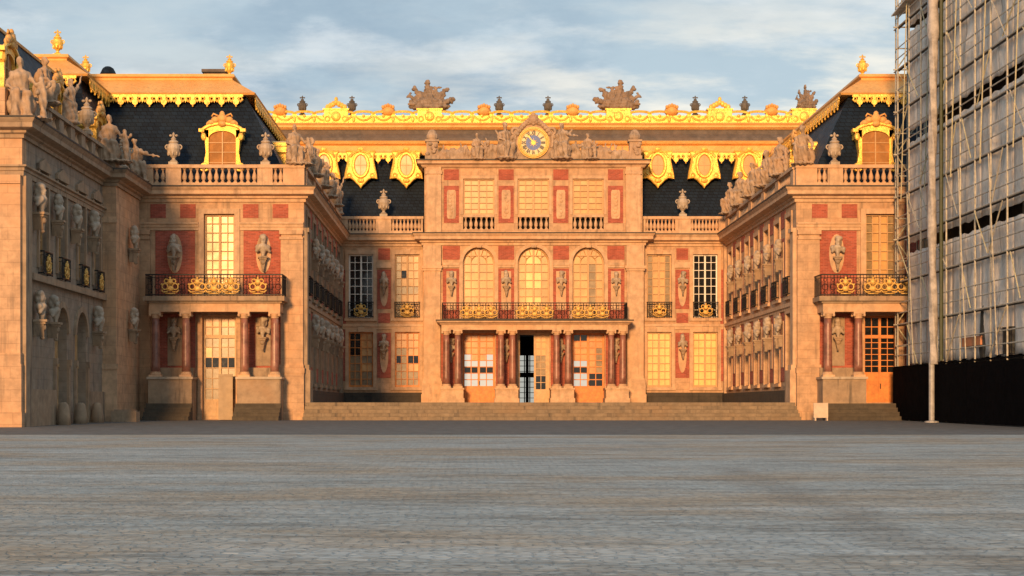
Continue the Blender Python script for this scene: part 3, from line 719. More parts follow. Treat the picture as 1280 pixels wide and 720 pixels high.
# ------------------------------------------------------------------ central block
def central():
    root = thing('palace_block', 'central palace block with arched windows, clock pediment and golden roofline', 'building', (0, YM, ZT))
    Tm, Ta = front(YM), front(YA)
    AW = 6.7
    # --- side bay walls
    wk = {}
    wins = []
    for s in (-1, 1):
        cs = (7.68, 10.5)
        for c in cs:
            a, b = sorted((s * (c - .75), s * (c + .75)))
            wins += [(a, b, 1.85, 5.2), (a, b, 6.07, 9.93)]
        u0, u1 = sorted((s * AW, s * HW))
        put(MB(Tm).wall(u0, u1, ZT, 10.45, .6, [h for h in wins if (h[0] * s) > 0]), 'side_wall', 'stone', root)
    spec = {(-10.5, 0): 'mixed', (-7.68, 0): 'mixed', (7.68, 0): 'bright2', (10.5, 0): 'bright2', (-10.5, 1): 'dark', (-7.68, 1): 'half', (7.68, 1): 'half2', (10.5, 1): 'dark'}
    for (a, b, z0, z1) in wins:
        c = round((a + b) / 2, 2); lv = 1 if z0 > 5 else 0; kd = spec[(c, lv)]
        if kd == 'bright2': fn = lambda i, j: 2
        elif kd == 'half2': fn = lambda i, j: (4 if i in (0, 3) else 1)
        else: fn = cells(kd, int(c * 10) + lv)
        if kd == 'mixed' and c < -9: fn = (lambda q: (lambda i, j: 0 if (i < 2 and j >= 4) else q(i, j) or 4))(fn)
        window(root, Tm, a, b, z0, z1, 4, 8 if lv else 7, fn, fm='whiteframe' if kd == 'dark' else ('door' if lv == 0 and c < 0 else 'frame'))
        # stone surround
        f = MB(Tm); e = .2
        f.box(a - e, a, 0, .07, z0 - .05, z1); f.box(b, b + e, 0, .07, z0 - .05, z1); f.box(a - e, b + e, 0, .075, z1, z1 + .26); f.box(a - e - .05, b + e + .05, 0, .13, z0 - .2, z0 - .05)
        f.prism([((a + b) / 2 - .16, z1), ((a + b) / 2 + .16, z1), ((a + b) / 2 + .22, z1 + .34), ((a + b) / 2 - .22, z1 + .34)], .076, .14)
        put(f, 'window_surround', 'trim', root)
        if lv: railing(root, Tm, a, b, .2, z0 + .0, z0 + .95, [c], step=.14, name='balconette', gs=1.1)
    for s in (-1, 1):
        c = s * 9.09
        for (z0, z1) in ((2.4, 5.15), (6.6, 9.0)): panel(root, Tm, c - .42, c + .42, z0, z1)
        for (z0, z1) in ((5.75, 6.35), (9.6, 10.3)): panel(root, Tm, c - .36, c + .36, z0, z1)
        for (z0, z1) in ((2.7, 4.9), (6.75, 8.85)):
            put(MB(Tm).prism(arcpts(c, (z0 + z1) / 2, .26, 0, 360, 16, (z1 - z0) / .52)[:-1], .031, .06), 'niche_panel', 'trim', root)
        panel(root, Tm, s * 11.5 - .09, s * 11.5 + .09, 2.2, 9.0)
        u0, u1 = sorted((s * (AW + .02), s * (HW - .02)))
        put(MB(Tm).box(u0, u1, 0.002, .28, ZT, 1.5), 'plinth', 'plinth', root)
        f = MB(Tm); f.box(u0, u1, 0, .14, 5.52, 5.68); f.box(u0, u1, 0, .08, 5.36, 5.52)
        put(f, 'string_course', 'trim', root)
    # --- projecting front
    holes = []
    cs = (-3.32, 0, 3.32)
    for c in cs:
        holes += [(c - .98, c + .98, ZT, 5.1), (c - .95, c + .95, 5.85, 10.3)]
    w = MB(Ta); w.wall(-AW, AW, ZT, 10.45, .7, holes)
    for c in cs:    # arched heads
        zs = 10.3 - .95
        for s in (-1, 1):
            pts = [(c + s * .95, 10.3)] + [(c + s * .95 * math.cos(R(a)), zs + .95 * math.sin(R(a))) for a in range(0, 91, 9)]
            w.prism(pts, -.6, 0)
    put(w, 'front_wall', 'stone', root)
    for i, c in enumerate(cs):
        fn = [lambda i, j: (5 if i >= 2 else 1), lambda i, j: (2 if (j % 3 and i in (1, 2)) else 1), lambda i, j: (4 if i == 2 and j < 7 else 1)][i]
        window(root, Ta, c - .95, c + .95, 5.85, 10.3, 4, 9, fn, arch=True, rec=.3)
        f = MB(Ta); zs = 10.3 - .95; f.ringprism(arcpts(c, zs, 1.17, 0, 180, 18) , arcpts(c, zs, .97, 0, 180, 18), .0, .08) if False else None
        for k in range(18):
            a0, a1 = R(180 * k / 18), R(180 * (k + 1) / 18)
            f.prism([(c + .96 * math.cos(a0), zs + .96 * math.sin(a0)), (c + 1.18 * math.cos(a0), zs + 1.18 * math.sin(a0)), (c + 1.18 * math.cos(a1), zs + 1.18 * math.sin(a1)), (c + .96 * math.cos(a1), zs + .96 * math.sin(a1))], 0, .08)
        for s in (-1, 1): f.box(*sorted((c + s * .96, c + s * 1.18)), 0, .08, 5.86, zs - .002)
        f.prism([(c - .13, 10.26), (c + .13, 10.26), (c + .2, 10.44), (c - .2, 10.44)], .081, .2)
        put(f, 'arch_surround', 'trim', root)
    for u, hw in ((-4.98, .52), (-1.66, .48), (1.66, .48), (4.98, .52)):
        panel(root, Ta, u - hw, u + hw, 5.95, 9.0); panel(root, Ta, u - hw, u + hw, 9.55, 10.38)
        panel(root, Ta, u - .62, u + .62, 1.9, 5.05)
        put(MB(Ta).box(u - .3, u + .3, .031, .07, 6.5, 8.85), 'niche_panel', 'trim', root)
        g = MB(Ta); g.box(u - .5, u + .5, 0, .12, 9.06, 9.2); g.box(u - .5, u + .5, 0, .16, 9.2, 9.36); put(g, 'impost_band', 'trim', root)
    for s in (-1, 1):      # end pilasters
        c = s * 6.14; g = MB(Ta)
        g.box(c - .5, c + .5, 0, .2, 2.35, 8.86); g.box(c - .56, c + .56, 0, .27, 8.86, 9.0); g.box(c - .62, c + .62, 0, .33, 9.0, 9.16); g.box(c - .54, c + .54, 0, .25, 9.16, 10.42)
        g.box(c - .56, c + .56, 0, .28, 2.2, 2.35); g.box(c - .6, c + .6, 0, .32, 2.02, 2.2); g.box(c - .62, c + .62, 0, .3, 1.4, 2.02); g.box(c - .66, c + .66, 0, .36, ZT, 1.4)
        put(g, 'pilaster', 'trim', root)
    # doors
    for i, c in enumerate(cs):
        a, b, z0, z1 = c - .98, c + .98, ZT, 5.1
        if i != 1:
            d = MB(Ta); dm = -.35
            d.box(a, a + .12, dm - .06, dm + .06, z0, z1); d.box(b - .12, b, dm - .06, dm + .06, z0, z1); d.box(a + .12, b - .12, dm - .06, dm + .06, z1 - .1, z1)
            d.box(c - .07, c + .07, dm - .05, dm + .07, z0, z1 - .1)
            for (p, q) in ((a + .12, c - .07), (c + .07, b - .12)):
                d.box(p, q, dm - .04, dm + .04, z0, z0 + 1.05); d.box(p + .1, q - .1, dm + .04, dm + .06, z0 + .15, z0 + .9)
                m = (p + q) / 2; d.box(m - .026, m + .026, dm - .03, dm + .03, z0 + 1.05, z1 - .1)
                for k in range(1, 8):
                    z = z0 + 1.05 + (z1 - .1 - z0 - 1.05) * k / 8; d.box(p, q, dm - .028, dm + .028, z - .026, z + .026)
            do = put(d, 'door', 'door', root)
            p = MB(Ta); r = random.Random(i + 3)
            for k in range(4):
                for j in range(8):
                    u0, u1 = a + .12 + (b - a - .24) * k / 4, a + .12 + (b - a - .24) * (k + 1) / 4; y0, y1 = z0 + 1.05 + 3.1 * j / 8, z0 + 1.05 + 3.1 * (j + 1) / 8
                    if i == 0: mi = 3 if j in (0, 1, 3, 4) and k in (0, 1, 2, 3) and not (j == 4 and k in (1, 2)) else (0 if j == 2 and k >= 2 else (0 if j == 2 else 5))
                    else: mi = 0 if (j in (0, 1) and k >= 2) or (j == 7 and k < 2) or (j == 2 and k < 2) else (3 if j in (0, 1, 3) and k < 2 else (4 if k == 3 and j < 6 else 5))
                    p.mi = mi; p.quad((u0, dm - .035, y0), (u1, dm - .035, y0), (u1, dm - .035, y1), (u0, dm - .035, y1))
            put(p, 'pane', ['glass', 'blind', 'bright', 'daylight', 'curtain', 'ochreglass'], do)  # cell colours paint in reflections and the light seen through the glass
            put(MB(Ta).tube([(c + .04, dm + .11, z0 + 1.1), (c + .04, dm + .11, z0 + 1.35)], .022, 6), 'handle', 'iron', do)
        else:
            # right leaf shut, left leaf swung inwards, a passage straight through the block
            d = MB(Ta); dm = -.35; p0, p1 = c + .03, b - .1
            d.box(a, a + .1, dm - .06, dm + .06, z0, z1); d.box(b - .1, b, dm - .06, dm + .06, z0, z1); d.box(a + .1, b - .1, dm - .06, dm + .06, z1 - .1, z1)
            d.box(p0, p0 + .12, dm - .04, dm + .05, z0, z1 - .1); d.box(p1 - .14, p1, dm - .04, dm + .05, z0, z1 - .1); d.box(p0 + .12, p1 - .14, dm - .04, dm + .05, z0, z0 + .85)
            d.box(p0 + .2, p1 - .22, dm + .05, dm + .065, z0 + .12, z0 + .72)
            m = (p0 + p1) / 2; d.box(m - .02, m + .02, dm - .03, dm + .03, z0 + .85, z1 - .1)
            for k in range(1, 8): z = z0 + .85 + 3.3 * k / 8; d.box(p0 + .12, p1 - .14, dm - .028, dm + .028, z - .02, z + .02)
            d.box(a + .1, a + .16, dm - 1.0, dm - .06, z0, z1 - .12)        # open leaf seen edge on
            do = put(d, 'door', 'doorpale', root, 'faded double door with its left leaf standing open')
            p = MB(Ta)
            for j in range(8):
                for k in range(2):
                    u0, u1 = p0 + .12 + (p1 - p0 - .26) * k / 2, p0 + .12 + (p1 - p0 - .26) * (k + 1) / 2
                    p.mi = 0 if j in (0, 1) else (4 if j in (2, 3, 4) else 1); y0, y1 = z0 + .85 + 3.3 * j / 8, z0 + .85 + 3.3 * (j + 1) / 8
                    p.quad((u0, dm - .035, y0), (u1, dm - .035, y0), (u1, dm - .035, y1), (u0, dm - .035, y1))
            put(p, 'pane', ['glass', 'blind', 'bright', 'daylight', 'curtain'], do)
    # rooms behind: solid cores either side of the passage, its ceiling, and a glazed garden door at its far end
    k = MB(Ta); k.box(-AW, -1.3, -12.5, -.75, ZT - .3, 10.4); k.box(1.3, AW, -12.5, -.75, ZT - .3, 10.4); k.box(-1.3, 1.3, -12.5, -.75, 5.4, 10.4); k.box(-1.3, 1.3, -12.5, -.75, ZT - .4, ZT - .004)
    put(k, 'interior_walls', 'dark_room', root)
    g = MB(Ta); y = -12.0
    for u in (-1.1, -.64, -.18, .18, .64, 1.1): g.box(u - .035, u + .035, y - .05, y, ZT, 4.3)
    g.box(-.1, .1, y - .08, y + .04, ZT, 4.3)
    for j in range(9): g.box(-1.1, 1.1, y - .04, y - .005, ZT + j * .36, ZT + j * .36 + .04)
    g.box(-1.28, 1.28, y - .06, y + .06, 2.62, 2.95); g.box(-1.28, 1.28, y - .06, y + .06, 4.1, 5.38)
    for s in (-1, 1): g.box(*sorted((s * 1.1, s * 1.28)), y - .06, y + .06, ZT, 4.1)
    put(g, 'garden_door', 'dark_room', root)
    p = MB(Ta); p.quad((-1.1, y - .07, ZT), (1.1, y - .07, ZT), (1.1, y - .07, 4.1), (-1.1, y - .07, 4.1)); put(p, 'garden_pane', 'daylight', root)  # glowing quad put in for the daylight at the passage end
    # columns, pedestals, balcony
    Y0 = 101.65
    for u in (-4.92, -1.66, 1.66, 4.92):
        ped = MB(); ped.box(u - .68, u + .68, Y0 - .34, YA - .02, ZT + .3, 1.66); ped.box(u - .74, u + .74, Y0 - .4, YA - .02, ZT, ZT + .3); ped.box(u - .73, u + .73, Y0 - .39, YA - .02, 1.66, 1.76)
        put(ped, 'pedestal', 'trim', root)
        for s in (-1, 1): column(root, (u + s * .345, Y0, 0), 1.76, 5.22)
    e = MB(); e.box(-5.55, 5.55, Y0 - .24, Y0 + .24, 5.22, 5.52)
    for s in (-1, 1): e.box(*sorted((s * 5.1, s * 5.55)), Y0 + .24, YA - .02, 5.22, 5.52)
    put(e, 'entablature', 'trim', root)
    e = MB(); e.sweep([(-5.55, YA - .02), (-5.55, Y0 - .24), (5.55, Y0 - .24), (5.55, YA - .02)], [(-.1, 5.52), (.05, 5.52), (.12, 5.6), (.28, 5.66), (.3, 5.8), (-.1, 5.8)])
    e.box(-5.5, 5.5, Y0 - .2, YA - .02, 5.6, 5.798)
    flashing([(-5.55, YA - .02), (-5.55, Y0 - .24), (5.55, Y0 - .24), (5.55, YA - .02)], root, 5.8, .32)
    put(e, 'balcony_slab', 'trim', root)
    golds = [c + d for c in (-3.32, 0, 3.32) for d in (-.72, 0, .72)]
    railing(root, lambda u, w, z: (u, YA - w, z), -5.5, 5.5, YA - Y0 + .2, 5.8, 6.84, golds, step=.16, gs=.95)
    # cornice right across
    c = MB(); c.sweep([(-HW, YM), (-AW, YM), (-AW, YA), (AW, YA), (AW, YM), (HW, YM)], CORN); put(c, 'cornice', 'trim', root)
    flashing([(-HW, YM), (-AW, YM), (-AW, YA), (AW, YA), (AW, YM), (HW, YM)], root)
    for s in (-1, 1):
        g = MB(Tm); a = [(AW + .3, 8.66 - 1.9), (8.65, 9.52), (11.46, HW - .02)]
        put(MB(Tm).box(*sorted((s * 8.63, s * 9.55)), 0, .12, 9.1, 9.44), 'impost_band', 'trim', root)
    # low wall + balustrades over side bays
    for s in (-1, 1):
        segs = [('p', 6.72, 6.85), ('b', 6.85, 8.65, 8), ('p', 8.65, 9.6), ('b', 9.6, 11.3, 8), ('p', 11.3, HW - .05)]
        segs = [(q[0], *sorted((s * q[1], s * q[2])), *q[3:]) for q in segs]
        balustrade(root, Tm, segs, .1, 11.14, 12.24)
    # attic storey
    zb, zt = 11.14, 15.5
    hol = [(c - .95, c + .95, 12.3, 14.48) for c in cs] + [(c - .95, c + .95, 11.42, 12.15) for c in cs]
    Tt = front(YA + .25)
    w = MB(Tt); w.wall(-6.62, 6.62, zb, zt, .6, hol); put(w, 'attic_wall', 'stone', root)
    put(MB(Tt).box(-6.5, 6.5, -3.8, -.62, zb, zt - .1), 'attic_core', 'dark_room', root)
    for c in cs:
        window(root, Tt, c - .95, c + .95, 12.3, 14.48, 4, 6, (lambda i, j: 5 if (i * 3 + j * 5) % 4 else 1), rec=.16, name='attic_window')
        b = MB(Tt); b.box(c - .95, c + .95, -.3, .05, 12.15, 12.3); o = put(b, 'window_parapet', 'trim', root)
        for i in range(6): q = copy_mesh(BALM, 'baluster', o, Tt(c - .95 + 1.9 * (i + .5) / 6, -.12, 11.42)); q.scale = (1, 1, .73 / .755)
        f = MB(Tt); e = .16; f.box(c - .95 - e, c - .95, 0, .06, 12.3, 14.48); f.box(c + .95, c + .95 + e, 0, .06, 12.3, 14.48); f.box(c - .95 - e, c + .95 + e, 0, .065, 14.48, 14.68); put(f, 'window_surround', 'trim', root)
    for u in (-4.98, -1.66, 1.66, 4.98):
        panel(root, Tt, u - .46, u + .46, 14.4, 15.05); panel(root, Tt, u - .46, u + .46, 11.8, 14.05)
        r = MB(Tt); r.prism([(u - .22, 12.05), (u + .22, 12.05), (u + .27, 12.2), (u + .27, 13.65), (u + .22, 13.8), (u - .22, 13.8), (u - .27, 13.65), (u - .27, 12.2)], .031, .06)
        for k in range(7): r.ball(u + rnd.uniform(-.08, .08), .06, 12.25 + k * .22, rnd.uniform(.07, .16), .05, .12, 8, 5)
        put(r, 'trophy_relief', 'trim', root)
    for s in (-1, 1):
        g = MB(Tt); c = s * 6.05; g.box(c - .45, c + .45, 0, .15, zb, 14.75); g.box(c - .5, c + .5, 0, .2, 14.75, 14.95); g.box(c - .45, c + .45, 0, .16, 14.95, 15.2); put(g, 'attic_pilaster', 'trim', root)
    c = MB(); p = [(-6.62, YA + 4.4), (-6.62, YA + .25), (6.62, YA + .25), (6.62, YA + 4.4)]
    c.sweep(p, [(0, 15.15), (.1, 15.15), (.18, 15.24), (.22, 15.3), (.42, 15.36), (.42, 15.48), (.48, 15.55), (.48, 15.6), (0, 15.6)]); put(c, 'attic_cornice', 'trim', root); flashing(p, root, 15.6, .5)
    put(MB().box(-6.6, 6.6, YA + .27, YA + 4.4, 15.4, 15.59), 'attic_roof', 'lead', root)
    # sculpted pediment: one carved relief of two reclining figures, garlands and trophies
    def relief(side):
        caps = []; ex = []; r = random.Random(20 + side)
        f = lambda x, z, y=0.: (side * x, y, z)
        caps += [(f(1.55, 1.15), f(1.6, 1.28), .13, .14), (f(1.6, .75), f(1.55, 1.05), .2, .15), (f(1.9, .42), f(1.62, .8), .22, .2), (f(1.9, .38, -.1), f(2.5, .62, -.2), .17, .13), (f(2.5, .62, -.2), f(2.95, .2, -.1), .12, .08), (f(1.95, .32), f(2.75, .3, -.15), .17, .11), (f(2.75, .3, -.15), f(3.2, .12, -.1), .1, .07),
                 (f(1.5, 1.0), f(1.18, 1.18), .08, .06), (f(1.75, .98), f(2.1, 1.15), .09, .06), (f(2.1, 1.15), f(2.3, 1.42), .06, .05), (f(1.3, .3), f(1.9, .2), .25, .25)]
        ex += [(f(2.2, .15), (.9, .3, .2)), (f(1.62, 1.36), (.16, .16, .1))]
        for k in range(44):
            x = 2.7 + k * .075; h = .75 * (1 - (k / 55)) + .12
            ex.append((f(x, r.uniform(.05, h), r.uniform(-.15, .05)), (r.uniform(.1, .22), r.uniform(.1, .2), r.uniform(.08, .2))))
        for k in range(11):
            x = 2.6 + k * .31; a = r.uniform(-35, 50); L = r.uniform(.6, 1.0) * (1 - k * .035)
            caps.append((f(x, .1), f(x + L * math.sin(R(a)), .1 + L * math.cos(R(a))), .07, .05)); ex.append((f(x + .15, .3, -.08), (.2, .12, .22)))
        caps.append((f(2.8, .1), f(6.0, .05), .2, .16)); caps.append((f(1.2, .1), f(3, .1), .25, .2))
        caps = [(a, b, r0 * 1.3, r1 * 1.3) for a, b, r0, r1 in caps[:11]] + caps[11:]
        me = sculpt('pediment_figure', caps, .045, ex, .02, 30 + side); me.materials.append(M['statue'])
        o = copy_mesh(me, 'pediment_figure', root, (0, YA + .25, 15.55)); o.scale = (1, 1, 1.32); return o
    relief(-1); relief(1)
    for s in (-1, 1):
        for k, u, rz, sc in (('reach' if s > 0 else 'sit', 1.75, -38, 1.25), ('group', 3.35, -30, .86)):
            o = copy_mesh(STAT[k], 'pediment_figure', root, (s * u, YA - .1, 15.58), R(rz * s)); o.scale = (sc, sc * .9, sc)
    for s in (-1, 1):
        g = MB(); c = s * 6.15; g.box(c - .42, c + .42, YA - .1, YA + .7, 15.6, 15.85); g.box(c - .34, c + .34, YA - .02, YA + .62, 15.85, 16.7); g.box(c - .42, c + .42, YA - .1, YA + .7, 16.7, 16.82)
        g.lathe(c, YA + .3, [(.3, 16.82), (.36, 16.95), (.36, 17.1), (.2, 17.4), (.12, 17.45)], 12)
        for k in range(6): g.ball(c + rnd.uniform(-.3, .3), YA - .08, 15.95 + k * .12, .14, .12, .12, 8, 5)
        put(g, 'pediment_block', 'statue', root)
    b = MB(); b.T = front(YA + .35)
    zc = 16.66
    b.prism([(-1.3, 15.6), (1.3, 15.6), (1.22, 16.0), (1.28, 16.9), (1.22, 17.3), (.98, 17.6), (.6, 17.82), (0, 17.92), (-.6, 17.82), (-.98, 17.6), (-1.22, 17.3), (-1.28, 16.9), (-1.22, 16.0)], -.6, .1)
    b.tube([(u, .1, z) for u, z in arcpts(0, 16.75, 1.16, 200, -20, 20, .98)], .12, 6)
    for s in (-1, 1):
        b.ring(s * 1.12, .12, 17.35, .2, .09, 0, 360, 12, 6); b.ring(s * 1.2, .12, 15.9, .2, .09, 0, 360, 12, 6)
        for k in range(6): b.ball(s * (.35 + .13 * k), .14, 17.95 - .1 * k - .01 * k * k, .17, .15, .14, 8, 6)
    b.ball(0, .15, 18.05, .26, .2, .26); b.ball(0, .15, 18.35, .14, .12, .14)
    for a in range(0, 360, 45): b.ball(.26 * math.cos(R(a)), .18, 18.08 + .26 * math.sin(R(a)), .11, .1, .11, 8, 5)
    put(b, 'clock_surround', 'statue', root, smooth=False)
    # clock
    yc = YA + .35 - .1; Tc = front(yc); circ = lambda r, n=40: [(r * math.cos(2 * math.pi * i / n), zc + r * math.sin(2 * math.pi * i / n)) for i in range(n)]
    ck = MB(Tc); ck.ringprism(circ(.96), circ(.74), .0, .16); ck.tube([(u, .16, z) for u, z in circ(.85)], .06, 6, True)
    ck = put(ck, 'clock', 'ironGold', root)
    put(MB(Tc).ringprism(circ(.74), circ(.46), .0, .09), 'dial', 'clockface', ck)
    put(MB(Tc).prism(circ(.46), .0, .07), 'dial_centre', 'clockblue', ck)
    sun = MB(Tc); sun.prism(circ(.13, 20), .071, .11)
    for k in range(16):
        a = R(k * 22.5); da = R(5); r1 = .31 if k % 2 == 0 else .21
        sun.prism([(.12 * math.cos(a - da), zc + .12 * math.sin(a - da)), (r1 * math.cos(a), zc + r1 * math.sin(a)), (.12 * math.cos(a + da), zc + .12 * math.sin(a + da))], .072, .1)
    put(sun, 'sun_emblem', 'gold', ck)
    hd = MB(Tc); a = R(128); da = R(90)
    dx, dz = math.cos(a), math.sin(a)
    hd.prism([(-.1 * dx + .03 * dz, zc - .1 * dz - .03 * dx), (.5 * dx + .03 * dz, zc + .5 * dz - .03 * dx), (.66 * dx, zc + .66 * dz), (.5 * dx - .03 * dz, zc + .5 * dz + .03 * dx), (-.1 * dx - .03 * dz, zc - .1 * dz + .03 * dx)], .112, .13)
    put(hd, 'hand', 'gold', ck)
    for k, t in enumerate(('XII', 'I', 'II', 'III', 'IIII', 'V', 'VI', 'VII', 'VIII', 'IX', 'X', 'XI')):
        cu = bpy.data.curves.new('numeral', 'FONT'); cu.body = t; cu.size = .33; cu.align_x = 'CENTER'; cu.align_y = 'CENTER'; cu.extrude = .006; cu.offset = .016
        ob = bpy.data.objects.new('numeral_raw', cu); COL.objects.link(ob); dg = bpy.context.evaluated_depsgraph_get(); dg.update()
        me = bpy.data.meshes.new_from_object(ob.evaluated_get(dg)); bpy.data.objects.remove(ob); me.name = 'numeral'; me.materials.clear(); me.materials.append(M['ink'])
        a = R(90 - 30 * k); o = bpy.data.objects.new('numeral', me); COL.objects.link(o); o.parent = ck
        p = Vector(Tc(.58 * math.cos(a), .098, zc + .58 * math.sin(a))); o.location = p - WL[ck.name]; o.rotation_euler = (R(90), 0, 0)
        o.rotation_mode = 'QUATERNION'; from mathutils import Quaternion
        o.rotation_quaternion = Quaternion((1, 0, 0), R(90)) @ Quaternion((0, 0, 1), a - R(90)); o.scale = (.62, 1, 1)
    # slate roof, gilded band, lead cove and gilded ridge
    b = MB(); xw = 17.0
    b.add([(-xw, YM + .8, 11.1), (xw, YM + .8, 11.1), (xw, 107, 17.25), (-xw, 107, 17.25), (-xw, 112, 17.25), (xw, 112, 17.25), (-xw, 113, 11.1), (xw, 113, 11.1)], [(0, 1, 2, 3), (3, 2, 5, 4), (4, 5, 7, 6), (0, 3, 4, 6), (1, 7, 5, 2), (0, 6, 7, 1)])
    put(b, 'roof', 'slate', root)
    put(MB().box(-xw, xw, 103.95, 113, 10.6, 11.11), 'gutter_floor', 'lead', root)
    for s in (-1, 1): put(MB().box(*sorted((s * AW, s * 17)), YM + .62, 113, ZT, 10.6), 'rear_wall', 'dark_room', root)
    Tb = front(106.25); Tr = front(107.3)
    b = MB(); b.sweep([(-xw, 106.5), (xw, 106.5)], [(-.6, 16.35), (.05, 16.35), (.1, 16.5), (.02, 16.6), (.02, 16.95), (.2, 17.05), (.26, 17.2), (.1, 17.26), (-.6, 17.26)]); put(b, 'gilded_band', 'goldpaint', root)
    b = MB(); b.sweep([(-xw - .3, 107.2), (xw + .3, 107.2)], [(-1, 17.2), (.4, 17.2), (.3, 17.5), (.0, 17.8), (-.02, 18.1), (-1, 18.1)]); put(b, 'lead_cove', 'lead', root)
    b = MB(); b.sweep([(-xw - .4, 107.2), (xw + .4, 107.2)], [(-1, 18.06), (.06, 18.06), (.22, 18.2), (.22, 18.3), (.3, 18.4), (.1, 18.5), (-1, 18.5)]); put(b, 'ridge_cornice', 'goldpaint', root)
    b = MB(Tr); n = 56
    b.box(-xw - .4, xw + .4, -.5, 0, 18.5, 18.98)
    L = 2 * xw + .8
    b.tube([(-xw - .4 + L * i / 280, .0, 19.12 + .11 * abs(math.sin(math.pi * i / 10)) ** .6) for i in range(281)], .085, 5)
    for i in range(28):
        u = -xw - .4 + L * (i + .5) / 28
        b.tube([(u + .5 * (t / 4 - 1), .06, 18.93 - .26 * (1 - ((t - 4) / 4) ** 2)) for t in range(9)], .06, 5)
        b.ball(u - L / 56, .05, 18.75, .1, .07, .2, 8, 5); b.ball(u, .06, 18.95, .1, .07, .1, 8, 5)
        b.prism([(u - L / 56 - .16, 18.98), (u - L / 56 + .16, 18.98), (u - L / 56 + .1, 19.14), (u - L / 56 - .1, 19.14)], -.3, 0)
    put(b, 'ridge_parapet', 'gold', root)
    for px, kind in ((350, 0), (420, 1), (485, 0), (605, 0), (716, 0), (840, 0), (900, 1), (965, 0), (537, 2), (773, 2), (1005, 2)):
        u = X(px, 107.2); g = MB(Tr)
        if kind == 0:
            g.lathe(u, -.2, [(.3, 18.98), (.42, 19.15), (.45, 19.32), (.36, 19.5), (.2, 19.6)], 12)
            for k in range(5): g.ball(u - .32 + .16 * k, .1, 19.5 + .06 * (2 - abs(k - 2)), .1, .1, .12, 8, 5)
            put(g, 'gilded_shell', 'goldpaint', root, smooth=True)
        else:
            g.box(u - .75, u + .75, -.5, .14, 18.5, 19.3); g.box(u - .82, u + .82, -.55, .2, 19.3, 19.4); g.ball(u, .18, 18.9, .3, .12, .32)
            for s in (-1, 1): g.ring(u + s * .55, .16, 18.75, .16, .06, 0, 360, 10, 5)
            if kind == 1:
                for k in range(7): g.ball(u - .54 + .18 * k, 0, 19.5 + .1 * (3 - abs(k - 3)), .15, .14, .2, 8, 5)
                g.ball(u, 0, 20.0, .12, .1, .16, 8, 5)
            put(g, 'gilded_pedestal', 'gold', root, smooth=False)
    # oval roof windows in gilded shields
    ovals = [(px, X(px, 105.6)) for px in (405, 451, 508, 822, 880, 936)]
    To = front(105.5)
    for px, u in ovals:
        s_ = 20.17; prof = [(18.5, 189), (15.5, 194), (15.2, 200), (16.2, 206), (17.6, 212), (18.8, 218), (19.6, 223.5), (17.5, 222), (13, 221.5), (8, 224.5), (4, 229), (1.5, 231), (0, 234.5)]
        pts = [(u + a / s_, Z(y, 105.5)) for a, y in prof] + [(u - a / s_, Z(y, 105.5)) for a, y in reversed(prof[:-1])]
        zo = Z(206.5, 105.5); el = lambda a, b, n=24: [(u + a * math.cos(2 * math.pi * i / n), zo + b * math.sin(2 * math.pi * i / n)) for i in range(n)]
        g = MB(To); g.prism(pts, -1.9, 0)
        g.tube([(p[0], .06, p[1]) for p in el(.46, .72)], .1, 6, True); g.tube([(p[0], .02, p[1]) for p in pts[:]], .07, 5, True)
        g.tube([(p[0], .07, p[1]) for p in arcpts(u, zo + .3, .7, 160, 20, 10, .85)], .08, 5); g.ball(u, .1, zo + .98, .2, .1, .14, 8, 6); g.ball(u, .08, zo - .95, .22, .1, .14, 8, 6)
        for s in (-1, 1): g.ring(u + s * .72, .05, zo - .62, .13, .06, 0, 360, 10, 5)
        o = put(g, 'oval_dormer', 'gold', root, smooth=False)
        put(MB(To).prism(el(.4, .66), .004, .03), 'pane', 'blind', o)
        q = MB(To); q.box(u - .02, u + .02, .031, .05, zo - .62, zo + .62); q.box(u - .38, u + .38, .031, .048, zo - .02, zo + .02); put(q, 'glazing_bars', 'frame', o)
    gaps = [X(p, 105.6) for p in (428, 479, 851, 908)]
    for u in gaps:
        b = valance(To, u - .62, u + .62, 16.36, -.02, .62, .6); put(b, 'gilded_valance', 'gold', root)
    return root
central()
LEFT_RIGHT = {-1: 'left', 1: 'right'}

